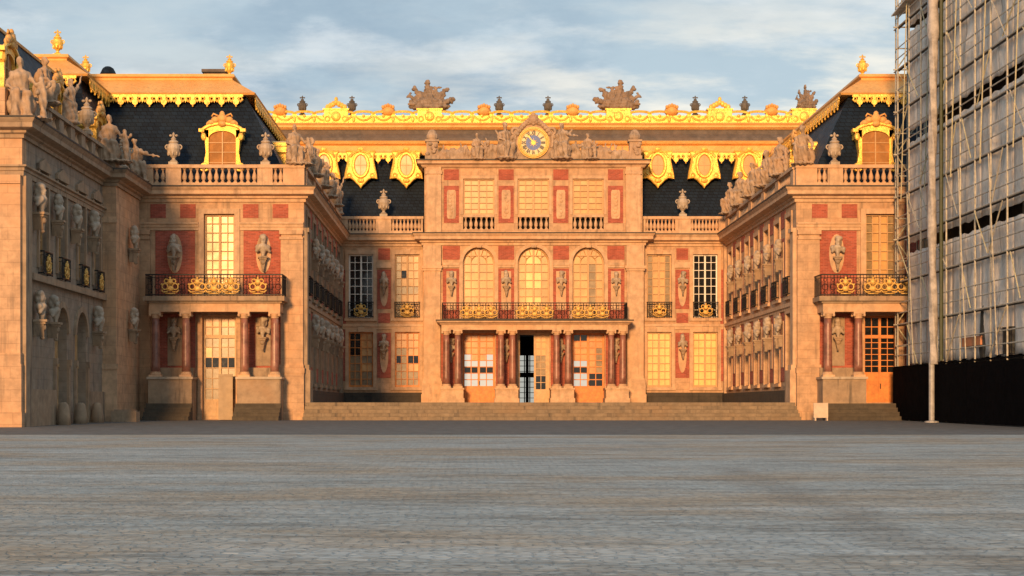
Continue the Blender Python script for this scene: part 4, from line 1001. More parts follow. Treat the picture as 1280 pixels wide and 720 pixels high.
def central_things():
    T = front(YA)
    at = {0: 'left of the leftmost arched window', 1: 'between the left and middle arched windows', 2: 'between the middle and right arched windows', 3: 'right of the rightmost arched window'}
    bt = {0: 'between the leftmost pair of red columns', 1: 'between red columns left of the open door', 2: 'between red columns right of the open door', 3: 'between the rightmost pair of red columns'}
    for i, u in enumerate((-4.98, -1.66, 1.66, 4.98)):
        bust((u, YA - .3, 7.95), 0, 'bust above the centre balcony, ' + at[i], 'busts on the central block')
        bust((u, YA - .3, 3.9), 0, 'shaded bust under the centre balcony, ' + bt[i], 'busts on the central block')
    for s in (-1, 1):
        sd = LEFT_RIGHT[s]
        bust((s * 9.09, YM - .3, 8.0), 0, f'upper bust between the tall windows {sd} of the arched front', 'busts on the central block')
        bust((s * 9.09, YM - .3, 4.15), 0, f'lower bust between the two ground windows {sd} of the arched front', 'busts on the central block')
        urn(URN_S, 'stone_urn', (s * 9.12, YM + .08, 12.24), f'pale stone urn on the back balustrade, {sd} of the clock attic', 'stone urns on the balustrades', 1.05)
    for px, lb in ((378, 'dark vase on the golden ridge, nearest the left wing roof'), (440, 'dark vase on the golden ridge just left of the left trophy'), (624, 'dark vase on the golden ridge left of the clock top'), (685, 'dark vase on the golden ridge right of the clock top'), (869, 'dark vase on the golden ridge next right of the right trophy'), (931, 'dark vase on the golden ridge nearest the right wing roof')):
        urn(URN_D, 'lead_vase', (X(px, 107.5), 107.5, 18.98), lb, 'dark vases along the golden ridge', .8)
    for px, lb, sc in ((537, 'sooty carved trophy of flags on the ridge, left of the clock', 1), (773, 'sooty carved trophy of flags on the ridge, right of the clock', -1), (1008, 'sooty carved trophy on the ridge half hidden behind the right wing roof', 1)):
        o = bpy.data.objects.new('stone_trophy', TROPHY); COL.objects.link(o); o.location = (X(px, 107.4), 107.45, 19.38); o.scale = (1.06 * sc, .85, .74)
        if px == 1008: o.scale = (.5, .8, .62)
        props(o, lb, 'trophy', 'carved trophies on the ridge')
central_things()

# ------------------------------------------------------------------ wings
def wing(s):
    sd = LEFT_RIGHT[s]
    root = thing('palace_wing', {-1: 'left brick and stone wing in full view, its door at ground level', 1: 'right brick and stone wing partly hidden behind the scaffolding'}[s], 'building', (s * UC, YW, 0), 'matching wings of the court')
    T = lambda u, w, z: (s * u, YW - w, z)
    Ts = lambda u, w, z: (s * (HW - w), u, z)
    dz0 = .06 if s < 0 else ZT
    u0, u1 = HW, 20.1
    # front wall
    w = MB(T); w.wall(u0, u1, -.2, 10.45, .6, [(UC - .8, UC + .8, dz0, 5.0), (UC - .73, UC + .73, 5.9, 9.85)]); put(w, 'front_wall', 'stone', root)
    # court side wall
    bays = [81.4 + 1.75 + 3.14 * i for i in range(7)]
    hol = [(c - .68, c + .68, a, b) for c in bays for a, b in ((1.85, 5.2), (6.07, 9.9))]
    w = MB(Ts); w.wall(YW + .6, YM, -.2, 10.45, .6, hol); put(w, 'court_wall', 'old' if s < 0 else 'stone', root)  # left court wall takes the darker stone, shade painted into its colour
    for i, c in enumerate(bays):
        for lv, (a, b) in enumerate(((1.85, 5.2), (6.07, 9.9))):
            window(root, Ts, c - .68, c + .68, a, b, 4, 7, cells('shade', i * 7 + lv + s * 100), fm='frame')
            f = MB(Ts); e = .18; f.box(c - .68 - e, c - .68, 0, .07, a - .05, b); f.box(c + .68, c + .68 + e, 0, .07, a - .05, b); f.box(c - .68 - e, c + .68 + e, 0, .075, b, b + .24); f.box(c - .9, c + .9, 0, .13, a - .2, a - .05); put(f, 'window_surround', 'trim' if s > 0 else 'oldtrim', root)
            if lv: railing(root, Ts, c - .68, c + .68, .2, a, a + .9, [], rot=R(90), step=.16, name='balconette', gs=1.0)
    for i in range(6):
        c = (bays[i] + bays[i + 1]) / 2
        panel(root, Ts, c - .69, c + .69, 1.9, 5.3); panel(root, Ts, c - .69, c + .69, 6.1, 9.0); panel(root, Ts, c - .6, c + .6, 9.5, 10.35)
        put(MB(Ts).box(c - .27, c + .27, .031, .07, 2.6, 4.9), 'niche_panel', 'trim' if s > 0 else 'oldtrim', root); put(MB(Ts).box(c - .27, c + .27, .031, .07, 6.8, 8.8), 'niche_panel', 'trim' if s > 0 else 'oldtrim', root)
    tm = 'trim' if s > 0 else 'oldtrim'  # darker trim on the left side carries its shade in the colour
    f = MB(Ts); f.box(YW + .72, YM - .32, .002, .14, 5.5, 5.68); f.box(YW + .72, YM - .32, .002, .08, 5.36, 5.5); put(f, 'string_course', tm, root)
    put(MB(Ts).box(YW + 1.35, YM - .4, 0.002, .28, ZT, 1.45), 'plinth', 'plinth', root)
    for c in (YM - .16,):
        g = MB(Ts); g.box(c - .14, c + .14, 0, .16, ZT, 10.4); put(g, 'pilaster', tm, root)
    g = MB(Ts); g.box(YW + .02, YW + .7, 0, .16, 2.65, 9.0); g.box(YW + .02, YW + .78, 0, .24, 9.0, 9.2); g.box(YW - .02, YW + 1.3, 0, .3, .0, 2.4); g.box(YW + .02, YW + .8, 0, .24, 2.4, 2.65); put(g, 'return_pilaster', tm, root)
    # mouldings
    pth = [(-20.1, YW), (-HW, YW), (-HW, YM)]
    if s > 0: pth = [(-x, y) for x, y in reversed(pth)]
    c = MB(); c.sweep(pth, CORN); put(c, 'cornice', 'trim', root); flashing(pth, root)
    for a, b in ((HW + .02, UC - .99), (UC + .99, 20.05)):
        c = MB(T); c.box(a, b, 0, .08, 9.07, 9.22); c.box(a, b, 0, .13, 9.22, 9.36); c.box(a, b, 0, .2, 9.36, 9.44); put(c, 'architrave', 'trim', root)
    # pilasters
    for a, b in ((HW + .03, 12.85), (19.08, 19.86)):
        g = MB(T); e = .06; g.box(a, b, 0, .18, 2.65, 8.62); g.box(a - .0, b + e, 0, .24, 8.62, 8.74); g.box(a + .05, b - .02, 0, .2, 8.74, 8.86); g.box(a, b + e, 0, .28, 8.86, 9.06)
        g.box(a - .03, b + .06, 0, .25, 2.5, 2.65); g.box(a - .08, b + .12, 0, .33, 2.25, 2.5); g.box(a - .05, b + .1, 0, .3, .4, 2.25); g.box(a - .1, b + .15, 0, .38, -.1, .4)
        put(g, 'pilaster', 'stone', root)
    # brick
    for d in (-1, 1):
        a, b = sorted((UC + d * 1.16, UC + d * 3.05)); panel(root, T, a, b, 5.95, 9.05)
        a, b = sorted((UC + d * 1.14, UC + d * 3.1)); panel(root, T, a, b, 2.25, 5.1)
        for q in (1.5, 2.92): panel(root, T, UC + d * q - .37, UC + d * q + .37, 9.66, 10.32)
        put(MB(T).prism(arcpts(UC + d * 2.12, 7.95, .36, 0, 360, 20, 2.6)[:-1], .031, .07), 'niche_panel', 'trim', root)
        put(MB(T).box(UC + d * 2.1 - .36, UC + d * 2.1 + .36, .031, .07, 2.6, 4.9), 'niche_panel', 'oldtrim', root)
    f = MB(T)
    for d in (-1, 1): f.box(*sorted((UC + d * .73, UC + d * .98)), 0, .1, 5.9, 9.85)
    f.box(UC - .98, UC + .98, 0, .105, 9.85, 10.1); put(f, 'window_surround', 'trim', root)
    window(root, T, UC - .73, UC + .73, 5.9, 9.85, 4, 9, (lambda i, j: 2) if s < 0 else (lambda i, j: 4 if i in (0, 3) else 1), fm='frame', name='balcony_window')  # left window's pale yellow panes paint in its bright reflection
    # doors
    d = MB(T); a, b, z0, z1 = UC - .8, UC + .8, dz0, 5.0; dm = -.3; c = UC
    lo = z0 + (.95 if s < 0 else 1.45); zt = 4.0
    d.box(a, a + .1, dm - .06, dm + .06, z0, z1); d.box(b - .1, b, dm - .06, dm + .06, z0, z1); d.box(a + .1, b - .1, dm - .06, dm + .06, z1 - .1, z1); d.box(a + .1, b - .1, dm - .06, dm + .07, zt - .08, zt + .08); d.box(c - .06, c + .06, dm - .05, dm + .071, z0, z1 - .1)
    for p, q in ((a + .1, c - .06), (c + .06, b - .1)):
        d.box(p, q, dm - .04, dm + .04, z0, lo); d.box(p + .1, q - .1, dm + .04, dm + .06, z0 + .12, lo - .12)
        m = (p + q) / 2; d.box(m - .018, m + .018, dm - .03, dm + .03, lo, z1 - .1)
        for k in range(1, 6): z = lo + (zt - lo) * k / 6; d.box(p, q, dm - .028, dm + .028, z - .018, z + .018)
        d.box(p, q, dm - .028, dm + .028, zt + .45, zt + .49)
    do = put(d, 'door', 'doorpale' if s < 0 else 'door', root)
    p = MB(T); r = random.Random(4)
    for k in range(4):
        for j in range(8):
            x0, x1 = a + .1 + 1.4 * k / 4, a + .1 + 1.4 * (k + 1) / 4; y0, y1 = (lo + (zt - lo) * j / 6, lo + (zt - lo) * (j + 1) / 6) if j < 6 else (zt + .45 * (j - 6), zt + .45 * (j - 5))
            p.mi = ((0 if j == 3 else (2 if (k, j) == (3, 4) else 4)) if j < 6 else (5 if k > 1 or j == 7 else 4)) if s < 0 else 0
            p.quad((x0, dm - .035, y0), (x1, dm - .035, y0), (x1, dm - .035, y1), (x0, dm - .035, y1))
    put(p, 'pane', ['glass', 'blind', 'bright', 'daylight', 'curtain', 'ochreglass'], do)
    put(MB(T).tube([(c + .03, dm + .11, 1.5), (c + .03, dm + .11, 1.75)], .022, 6), 'handle', 'iron', do)
    g = MB(T)
    for q in (-1, 1): g.box(*sorted((UC + q * .8, UC + q * 1.02)), 0, .12, -.1, 5.05)
    put(g, 'door_surround', 'stone', root)
    # portico
    wc = 1.3
    for q in (-1, 1):
        x0, x1 = sorted((UC + q * 1.06, UC + q * 3.1))
        g = MB(T); g.box(x0, x1, .1, 1.6, -.1, 1.94); put(g, 'pedestal', 'oldtrim', root)
        put(MB(T).box(x0 - .06, x1 + .06, .1, 1.68, 1.94, 2.05), 'pedestal_cap', 'marble', root)
        for e in (1.37, 2.8): column(root, T(UC + q * e, wc, 0), 2.05, 5.1)
        g = MB(T); g.box(x0 + .1, x1 - .1, .03, .5, 2.05, 2.5); put(g, 'niche_base', 'oldtrim', root)
        # flanking steps
        st = MB(T); a_, b_ = (x0 - .05, min(x1 + .05, 19.0)) if s < 0 else (x0 - (.0 if q < 0 else .14), min(x1 + .05, 19.0) if q > 0 else x1)
        for i in range(4): st.box(a_, b_, 1.6 + .01, 2.9 - .33 * i, .2 * i - (.1 if i == 0 else 0), .2 * (i + 1))
        put(st, 'steps', 'darkstep', root)
    if s > 0:
        st = MB(T)
        for i in range(4): st.box(UC - 1.06, UC + .92, .1 if i == 3 else 1.0, 2.9 - .33 * i, .2 * i - (.1 if i == 0 else 0), .2 * (i + 1) + (.004 if i == 3 else .002))
        put(st, 'steps', 'darkstep', root)
    e = MB(T); e.box(UC - 3.08, UC + 3.08, wc - .24, wc + .24, 5.1, 5.5); e.box(UC - 3.08, UC - 2.6, .1, wc - .24, 5.1, 5.5); e.box(UC + 2.6, UC + 3.08, .1, wc - .24, 5.1, 5.5); put(e, 'entablature', 'trim', root)
    e = MB(T); e.box(UC - 3.16, UC + 3.16, .1, wc + .34, 5.5, 5.6); e.box(UC - 3.3, UC + 3.3, .1, wc + .5, 5.6, 5.82); put(e, 'balcony_slab', 'oldtrim', root)
    railing(root, T, UC - 3.2, UC + 3.2, wc + .38, 5.82, 6.85, [UC - 2.05, UC - .78, UC, UC + .78, UC + 2.05], step=.15, gs=1.0)
    # balustrades
    z0, z1 = 11.14, 12.2
    segs = [('p', HW - .02, 12.75), ('b', 12.75, 13.25, 2), ('p', 13.25, 13.98), ('b', 13.98, 17.62, 12), ('p', 17.62, 18.35), ('b', 18.35, 18.95, 2), ('p', 18.95, 20.05)]
    balustrade(root, T, segs, .1, z0, z1)
    segs = [('p', YW + .3, YW + 1.0)]; y = YW + 1.0
    for k in range(5): segs += [('b', y, y + 3.3, 11), ('p', y + 3.3, y + 4.2)]; y += 4.2
    segs.append(('p', y, YM - .3)); balustrade(root, Ts, segs, .1, z0, z1)
    # roof
    xo = 26
    lo_ = [(12.35, 82.1), (xo, 82.1), (xo, 110), (12.35, 110)]; mi_ = [(14.96, 84.4), (xo, 84.4), (xo, 110), (14.96, 110)]
    b = MB(); v = [(s * x, y, 11.12) for x, y in lo_] + [(s * x, y, 16.1) for x, y in mi_]
    b.add(v, [(0, 1, 2, 3), (4, 7, 6, 5), (0, 4, 5, 1), (1, 5, 6, 2), (2, 6, 7, 3), (3, 7, 4, 0)]); put(b, 'roof', 'slate', root)
    put(MB().box(*sorted((s * (HW + .02), s * xo)), YW + .02, 104, 10.6, 11.118), 'gutter_floor', 'lead', root)
    put(MB().box(*sorted((s * (HW + .62), s * xo)), YW + .62, 104, -.1, 10.6), 'inner_core', 'dark_room', root)
    pl = [(-22.8, 84.4), (-14.96, 84.4), (-14.96, 107.5)]
    if s > 0: pl = [(-x, y) for x, y in reversed([(-18.6, 84.4)] + pl[1:])]
    b = MB(); b.sweep(pl, [(-1.6, 16.0), (.5, 16.0), (.56, 16.1), (.44, 16.17), (-.75, 16.98), (-.75, 17.06), (-.62, 17.12), (-.66, 17.26), (-1.6, 17.26)]); put(b, 'gilded_crest', 'goldpaint', root)
    put(MB().box(*sorted((s * 15.9, s * (26 if s < 0 else 18.6))), 85.9, 107, 16.9, 17.2), 'roof_flat', 'lead', root)
    Tv = lambda u, w, z: (s * u, 84.4 - w, z); Tw = lambda u, w, z: (s * (14.96 - w), u, z)
    put(valance(Tv, 15.0, 22.8 if s < 0 else 18.6, 16.02, .52, .74, .56), 'gilded_valance', 'gold', root); put(valance(Tw, 84.5, 106, 16.02, .52, .74, .56), 'gilded_valance', 'gold', root)
    # gilded dormers: one on the front, three looking into the court
    Td = lambda u, w, z: (s * u, 82.55 - w, z); dormer(root, Td, UC + .03, 12.0, 14.75)
    Te = lambda u, w, z: (s * (12.95 - w), u, z)
    for c in (88.0, 94.0, 100.0): dormer(root, Te, c, 12.0, 14.75)
    # chimneys
    ch = MB()
    x = s * 17.05; ch.box(x - .55, x + .55, 88.2, 89.2, 17.1, 17.95); ch.box(x - .66, x + .66, 88.05, 89.35, 17.95, 18.1)
    if s < 0: put(ch, 'chimney', 'lead', root)
    
    if s < 0:
        # taller forward part of the roof over the side range
        b = MB(); v = [(-20.75, 77.6, 11.12), (-32, 77.6, 11.12), (-32, 85, 11.12), (-20.75, 85, 11.12), (-22.1, 79.6, 16.1), (-32, 79.6, 16.1), (-32, 86, 16.1), (-22.1, 86, 16.1)]
        b.add(v, [(0, 1, 2, 3), (4, 7, 6, 5), (0, 4, 5, 1), (1, 5, 6, 2), (2, 6, 7, 3), (3, 7, 4, 0)]); put(b, 'roof', 'slate', root)
        b = MB(); b.sweep([(-32, 79.6), (-22.1, 79.6), (-22.1, 85.2)], [(-1.6, 16.0), (.5, 16.0), (.56, 16.1), (.44, 16.17), (-.75, 16.98), (-.75, 17.06), (-.62, 17.12), (-.66, 17.26), (-1.6, 17.26)]); put(b, 'gilded_crest', 'goldpaint', root)
        put(valance(lambda u, w, z: (-u, 79.6 - w, z), 22.1, 27, 16.02, .52, .74, .56), 'gilded_valance', 'gold', root)
        put(valance(lambda u, w, z: (-22.1 + w, u, z), 79.7, 85.0, 16.02, .52, .74, .56), 'gilded_valance', 'gold', root)
        ch = MB(); x = X(135, 92); ch.box(x - .7, x + .9, 91.5, 92.6, 17.1, 18.2); ch.lathe(x, 92, [(.4, 18.2), (.45, 18.6), (.3, 18.9), (.15, 19.0)], 8); put(ch, 'chimney', 'slate', root)
    return root
wing(-1); wing(1)

def wing_things():
    for s in (-1, 1):
        sd = LEFT_RIGHT[s]
        for q in (-1, 1):
            if s > 0 and q > 0: continue
            rel = {(-1, -1): 'right', (-1, 1): 'left', (1, -1): 'left'}[(s, q)]
            u = UC + q * 2.12
            bust((s * u, YW - .32, 7.8), 0, f'bust on brick beside the lit balcony window, to its {rel}' if s < 0 else 'bust on oval stone panel above the right wing balcony', 'busts on the wing fronts', 1.15)
            bust((s * u, YW - .35, 3.95), 0, f'pale bust in the left wing portico, {rel} of the door' if s < 0 else 'pale bust between red columns of the right wing portico', 'busts on the wing fronts', 1.1)
            urn(URN_S, 'stone_urn', (s * (UC + q * 2.2), YW + .08, 12.2), f'pale urn on the left wing balustrade, {rel} of the gilded dormer' if s < 0 else 'pale urn on the right wing balustrade beside the gilded dormer', 'stone urns on the balustrades', .98)
        bays = [81.4 + 1.75 + 3.14 * i for i in range(7)]
        for i in range(6):
            y = (bays[i] + bays[i + 1]) / 2
            for lv, z in (('upper', 8.0), ('lower', 4.2)):
                bust((s * (HW - .28), y, z), R(90) if s < 0 else R(-90), f'{ORD[i]} bust from the open end in the {lv} row of the {sd} court wall', f'busts along the {sd} court wall', 1.15)
        poses = ['sit', 'group', 'reach', 'sit', 'raise'] if s < 0 else ['group', 'sit', 'reach', 'group', 'reach']
        ys = (85.6, 89.8, 94.2, 98.4, 102.4)
        desc = {'sit': 'seated statue', 'group': 'figure with child', 'reach': 'seated statue stretching an arm', 'raise': 'standing statue raising an arm'}
        for i, (k, y) in enumerate(zip(poses, ys)):
            statue(k, (s * (HW + .06), y, 12.2), (R(60) if s < 0 else R(-60)), f'{desc[k]}, {ORD[i]} behind the corner on the {sd} court balustrade', f'statues above the {sd} court wall', 1.08)
        statue('group' if s < 0 else 'sit', (s * (HW + .35), YW + .2, 11.62 if False else 12.2), R(-25) * s, f'large seated statue at the inner corner of the {sd} wing balustrade', None, 1.05)
    urn(URN_G, 'gilded_urn', (-15.95, 85.9, 17.2), 'gilded urn on the left wing crest beside the chimney', 'gilded urns on roof crests', .75)
    urn(URN_G, 'gilded_urn', (15.95, 85.9, 17.2), 'gilded urn on the right wing crest beside the scaffolding', 'gilded urns on roof crests', .75)
    urn(URN_G, 'gilded_urn', (X(72, 80.6), 80.6, 17.2), 'gilded urn on the front of the left side roof, leftmost', 'gilded urns on roof crests', .8)
    urn(URN_G, 'gilded_urn', (X(107, 86), 86, 17.2), 'gilded urn where the left side roof meets the wing crest', 'gilded urns on roof crests', .75)
    # board leaning before the left wing door
    b = MB(); b.T = lambda u, w, z: (-UC + u, YW - .25 - w, z)
    b.box(0, .68, 0, .05, .02, 2.2); b.box(.0, .68, .05, .07, 2.1, 2.2); b.box(.0, .68, .05, .07, .02, .14)
    o = put(b, 'board', 'boardpaint', None, origin=(-UC + .34, YW - .25, .02)); props(o, 'plain tan board standing before the right leaf of the left wing door', 'board')
    # white sign panel on feet by the right wing
    t = thing('sign_panel', 'small off white sign panel on two feet by the right wing corner', 'sign', (X(1026, 78.2), 78.2, 0))
    b = MB(); x = X(1026, 78.2); b.box(x - .33, x + .33, 78.17, 78.23, .14, .82); put(b, 'board', 'cream', t)
    for q in (-1, 1): put(MB().box(x + q * .27 - .03, x + q * .27 + .03, 78.05, 78.35, 0.006, .14), 'foot', 'cream', t)
wing_things()

# ------------------------------------------------------------------ side pavilions
def pavilion(s):
    det = s < 0
    xs = 20.1; Y0, Y1 = 62.0, 76.0
    root = thing('side_pavilion', 'nearest stone pavilion at the left edge, two arched doorways in its shaded side' if det else 'right side pavilion wrapped behind scaffolding sheets', 'building', (s * xs, Y0, 0))
    Tf = lambda u, w, z: (s * u, Y0 - w, z); Tsd = lambda u, w, z: (s * (xs - w), u, z)
    if not det: Y1 = YW
    gz = -.12
    put(MB(Tf).wall(xs, 34, gz - .1, 10.45, .6, [(24.5, 26.0, 1.2, 5.0), (24.5, 26, 6, 9.8)] if det else []), 'front_wall', 'stone', root)
    arches = (67.85, 71.25) if det else ()
    upper = (64.95, 67.85, 71.25, 74.2) if det else ()
    hol = [(c - 1.0, c + 1.0, gz, 4.6) for c in arches] + [(c - .65, c + .65, 6.0, 9.6) for c in upper]
    w = MB(Tsd); w.wall(Y0 + .6, Y1, gz - .1, 10.45, .6, hol)
    for c in arches:
        for q in (-1, 1): w.prism([(c + q * 1.0, 4.6)] + [(c + q * math.cos(R(a)), 3.6 + math.sin(R(a))) for a in range(0, 91, 9)], -.6, 0)
    put(w, 'side_wall', 'old', root)  # part of this side's shade is in the darker stone colour
    put(MB().box(*sorted((s * (xs + .62), s * 34)), Y0 + .62, 84, gz, 10.6), 'inner_core', 'dark_room', root)
    put(MB().box(*sorted((s * (xs + .02), s * 34)), Y0 + .02, 84, 10.6, 11.118), 'gutter_floor', 'lead', root)
    pth = [(-34, Y0), (-xs, Y0), (-xs, 75.5), (-19.5, 75.5), (-19.5, YW - .61)] if det else [(xs, YW - .3), (xs, Y0), (34, Y0)]
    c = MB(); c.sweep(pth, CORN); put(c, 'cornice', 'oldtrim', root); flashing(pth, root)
    if det:
        c = MB(); c.sweep([(-34, Y0 + 0), (-xs, Y0), (-xs, 75.5)], [(-.3, 9.07)] + ARCH[1:-1] + [(-.3, 9.44)]); put(c, 'architrave', 'oldtrim', root)
        c = MB(Tsd); c.box(Y0 + .9, 75.48, .002, .2, 5.35, 5.6); put(c, 'string_course', 'oldtrim', root)
        put(MB(Tsd).box(Y0 + .9, 66.6, .002, .14, gz, 1.3), 'plinth', 'oldtrim', root); put(MB(Tsd).box(72.5, 75.48, .002, .14, gz, 1.3), 'plinth', 'oldtrim', root)
        # corner pilaster and turret pier
        g = MB(Tf); g.box(xs + .02, 21.2, 0, .18, 2.6, 9.06); g.box(xs - .02, 21.3, 0, .3, 2.2, 2.6); g.box(xs - .05, 21.35, 0, .3, .45, 2.2); g.box(xs - .1, 21.45, 0, .42, gz - .1, .45); g.box(xs, 21.3, .18, .26, 8.75, 9.06); put(g, 'pilaster', 'stone', root)
        g = MB(Tsd); g.box(Y0 + .02, Y0 + .88, 0, .14, gz, 9.06); put(g, 'return_pilaster', 'oldtrim', root)
        g = MB(); g.box(-19.5, -20.3, 75.5, YW - .62, gz, 10.45); put(g, 'corner_pier', 'stone', root)
        g = MB(); g.box(-19.42, -20.12, 75.36, 75.5, gz, .5); g.box(-19.44, -20.1, 75.4, 75.5, .5, 2.3); g.box(-19.4, -20.1, 75.36, 75.5, 2.3, 2.55); put(g, 'pier_moulding', 'trim', root)
        g = MB(); g.box(-19.45, -20.1, 75.42, 75.5, 8.8, 9.06); put(g, 'pier_moulding', 'trim', root)
        for c in upper:
            window(root, Tsd, c - .65, c + .65, 6.0, 9.6, 4, 7, cells('shade', int(c)), fm='frame')
            f = MB(Tsd); e = .2; f.box(c - .65 - e, c - .65, 0, .08, 5.9, 9.6); f.box(c + .65, c + .65 + e, 0, .08, 5.9, 9.6); f.prism([(c - .95, 9.6), (c + .95, 9.6), (c + .95, 9.8), (c, 10.1), (c - .95, 9.8)], 0, .12); put(f, 'window_surround', 'oldtrim', root)
            railing(root, Tsd, c - .65, c + .65, .22, 5.65, 6.55, [c], rot=R(90), step=.16, name='balconette', gs=1.0)
        for c in arches:
            d = MB(Tsd); d.box(c - 1, c + 1, -.42, -.36, 2.3, 4.55); d.box(c - .06, c + .06, -.36, -.3, gz, 4.5); d.box(c - 1, c + 1, -.36, -.3, 2.25, 2.4); 
            for k in range(4): d.box(c - .9 + .5 * k, c - .9 + .5 * k + .04, -.36, -.32, 2.4, 4.5)
            d.box(c - 1, c - .06, -.42, -.34, gz, 2.25); d.box(c + .06, c + 1, -.42, -.34, gz, 2.25)
            put(d, 'arched_door', 'doorpale', root)
            f = MB(Tsd)
            for k in range(14):
                a0, a1 = R(180 * k / 14), R(180 * (k + 1) / 14)
                f.prism([(c + 1.0 * math.cos(a0), 3.6 + 1.0 * math.sin(a0)), (c + 1.24 * math.cos(a0), 3.6 + 1.24 * math.sin(a0)), (c + 1.24 * math.cos(a1), 3.6 + 1.24 * math.sin(a1)), (c + 1.0 * math.cos(a1), 3.6 + 1.0 * math.sin(a1))], 0, .1)
            for q in (-1, 1): f.box(*sorted((c + q * 1.0, c + q * 1.24)), 0, .16, 2.3, 2.55); f.box(*sorted((c + q * 1.0, c + q * 1.24)), 0, .1, gz, 2.3)
            put(f, 'arch_surround', 'oldtrim', root)
        # parapet
        p = MB(Tf); p.box(xs + .6, 34, -.4, .1, 11.14, 12.25); put(p, 'parapet', 'stone', root)
        p = MB(Tsd); p.box(Y0 + 1.6, 75.3, -.4, .1, 11.14, 11.35); p.box(Y0 + 1.6, 75.3, -.4, .12, 12.05, 12.2)
        for k in range(7): y = Y0 + 1.6 + k * 1.9; p.box(y, y + .7, -.36, .06, 11.35, 12.05)
        o = put(p, 'parapet', 'oldtrim', root)
        for k in range(6):
            for j in range(4): q = copy_mesh(BALM, 'baluster', o, Tsd(Y0 + 2.3 + k * 1.9 + .3 * j + .15, -.15, 11.35)); q.scale = (1, 1, .7 / .755)
        p = MB(); p.box(-19.55, -20.2, 75.55, YW - .4, 11.14, 11.5); put(p, 'parapet', 'oldtrim', root)
        # dormers seen from the side
        Te = lambda u, w, z: (-21.05 + w, u, z)
        for c in (63.9, 71.2): dormer(root, Te, c, 12.0, 14.5)
        Te2 = lambda u, w, z: (-20.95 + w, u, z)
        dormer(root, Te2, 78.9, 12.0, 14.5)
        put(MB().add([(-20.75, 62.8, 11.12), (-34, 62.8, 11.12), (-34, 77.7, 11.12), (-20.75, 77.7, 11.12), (-23, 66, 16), (-34, 66, 16), (-34, 79.8, 16), (-23, 79.8, 16)], [(0, 1, 2, 3), (4, 7, 6, 5), (0, 4, 5, 1), (1, 5, 6, 2), (2, 6, 7, 3), (3, 7, 4, 0)]), 'roof', 'slate', root)
        b = MB(); b.sweep([(-34, 66), (-23, 66), (-23, 78.5)], [(-.6, 15.95), (.08, 15.95), (.1, 16.06), (-.1, 16.2), (-.6, 16.2)]); b.tube([(-20.75, 62.8, 11.2), (-23, 66, 16.05)], .1, 6); put(b, 'gilded_crest', 'goldpaint', root)
    else:
        put(MB().add([(20.6, 62.8, 11.12), (34, 62.8, 11.12), (34, 84, 11.12), (20.6, 84, 11.12), (23, 66, 16), (34, 66, 16), (34, 84, 16), (23, 84, 16)], [(0, 1, 2, 3), (4, 7, 6, 5), (0, 4, 5, 1), (1, 5, 6, 2), (2, 6, 7, 3), (3, 7, 4, 0)]), 'roof', 'slate', root)
pavilion(-1); pavilion(1)
def pavilion_things():
    x = -20.1 + .28
    nm = {63.6: 'nearest the corner pilaster', 66.4: 'second from the corner', 69.55: 'above the pier between the arched doorways', 72.75: 'beyond the second arched doorway'}
    for y in (63.6, 66.4, 69.55, 72.75): bust((x, y, 7.9), R(90), 'upper bust on the shaded pavilion side, ' + nm[y], 'busts on the near pavilion', 1.2)
    for y, n in ((63.6, 'nearest the corner pilaster'), (65.7, 'just before the first arched doorway'), (73.6, 'beyond the second arched doorway')): bust((x, y, 3.9), R(90), 'lower bust on the shaded pavilion side, ' + n, 'busts on the near pavilion', 1.2)
    bust((-19.2, 78.2, 7.9), R(90), 'upper bust on the narrow pier beside the left wing', 'busts on the near pavilion', 1.15)
    bust((-19.2, 78.2, 4.2), R(90), 'lower bust on the narrow pier beside the left wing', 'busts on the near pavilion', 1.15)
    statue('group', (-20.15, 62.5, 11.14), R(20), 'large statue group on the corner of the nearest pavilion at upper left', None, 1.25, 'statue_group')
    statue('sit', (-20.1, 65.2, 12.2), R(70), 'seated statue just behind the corner group on the near pavilion parapet', None, 1.0)
    statue('raise', (-20.1, 69.6, 12.2), R(60), 'standing statue in front of the middle gilded dormer of the near pavilion', None, .95)
    urn(URN_S, 'stone_urn', (-20.1, 72.4, 12.2), 'pale urn on the near pavilion parapet between two statues', 'stone urns on the balustrades', 1.0)
    statue('group', (-19.75, 75.9, 11.5), R(10), 'statue of a figure with child on the pier beside the left wing', None, 1.15, 'statue_group')
    urn(URN_S, 'stone_urn', (-19.75, 78.4, 11.5), 'pale urn behind the figure with child on the pier', 'stone urns on the balustrades', 1.05)
    statue('reach', (-19.7, 80.9, 11.3), R(5), 'seated statue with outstretched arm at the left end of the left wing balustrade', None, 1.15)
    b = MB(); b.box(-.55, .55, -.4, .4, -.05, .42); b.box(-.45, .45, -.3, .3, .42, .5)
    o = put(b, 'stone_block', 'oldtrim'); o.location = (-18.9, 74.6, 0.02); props(o, 'low weathered stone block on the ground below the left pier', 'block')
    for i, y in enumerate((66.6, 69.5, 72.6)):
        b = MB(); b.lathe(0, 0, [(.3, -.1), (.27, .3), (.2, .75), (.1, .85)], 10); o = put(b, 'guard_stone', 'oldtrim', smooth=True); o.location = (-19.7, y, -.03)
        props(o, ['short guard stone before the first arched doorway', 'short guard stone between the two arched doorways', 'short guard stone past the second arched doorway'][i], 'guard stone', 'guard stones at the doorways')
pavilion_things()

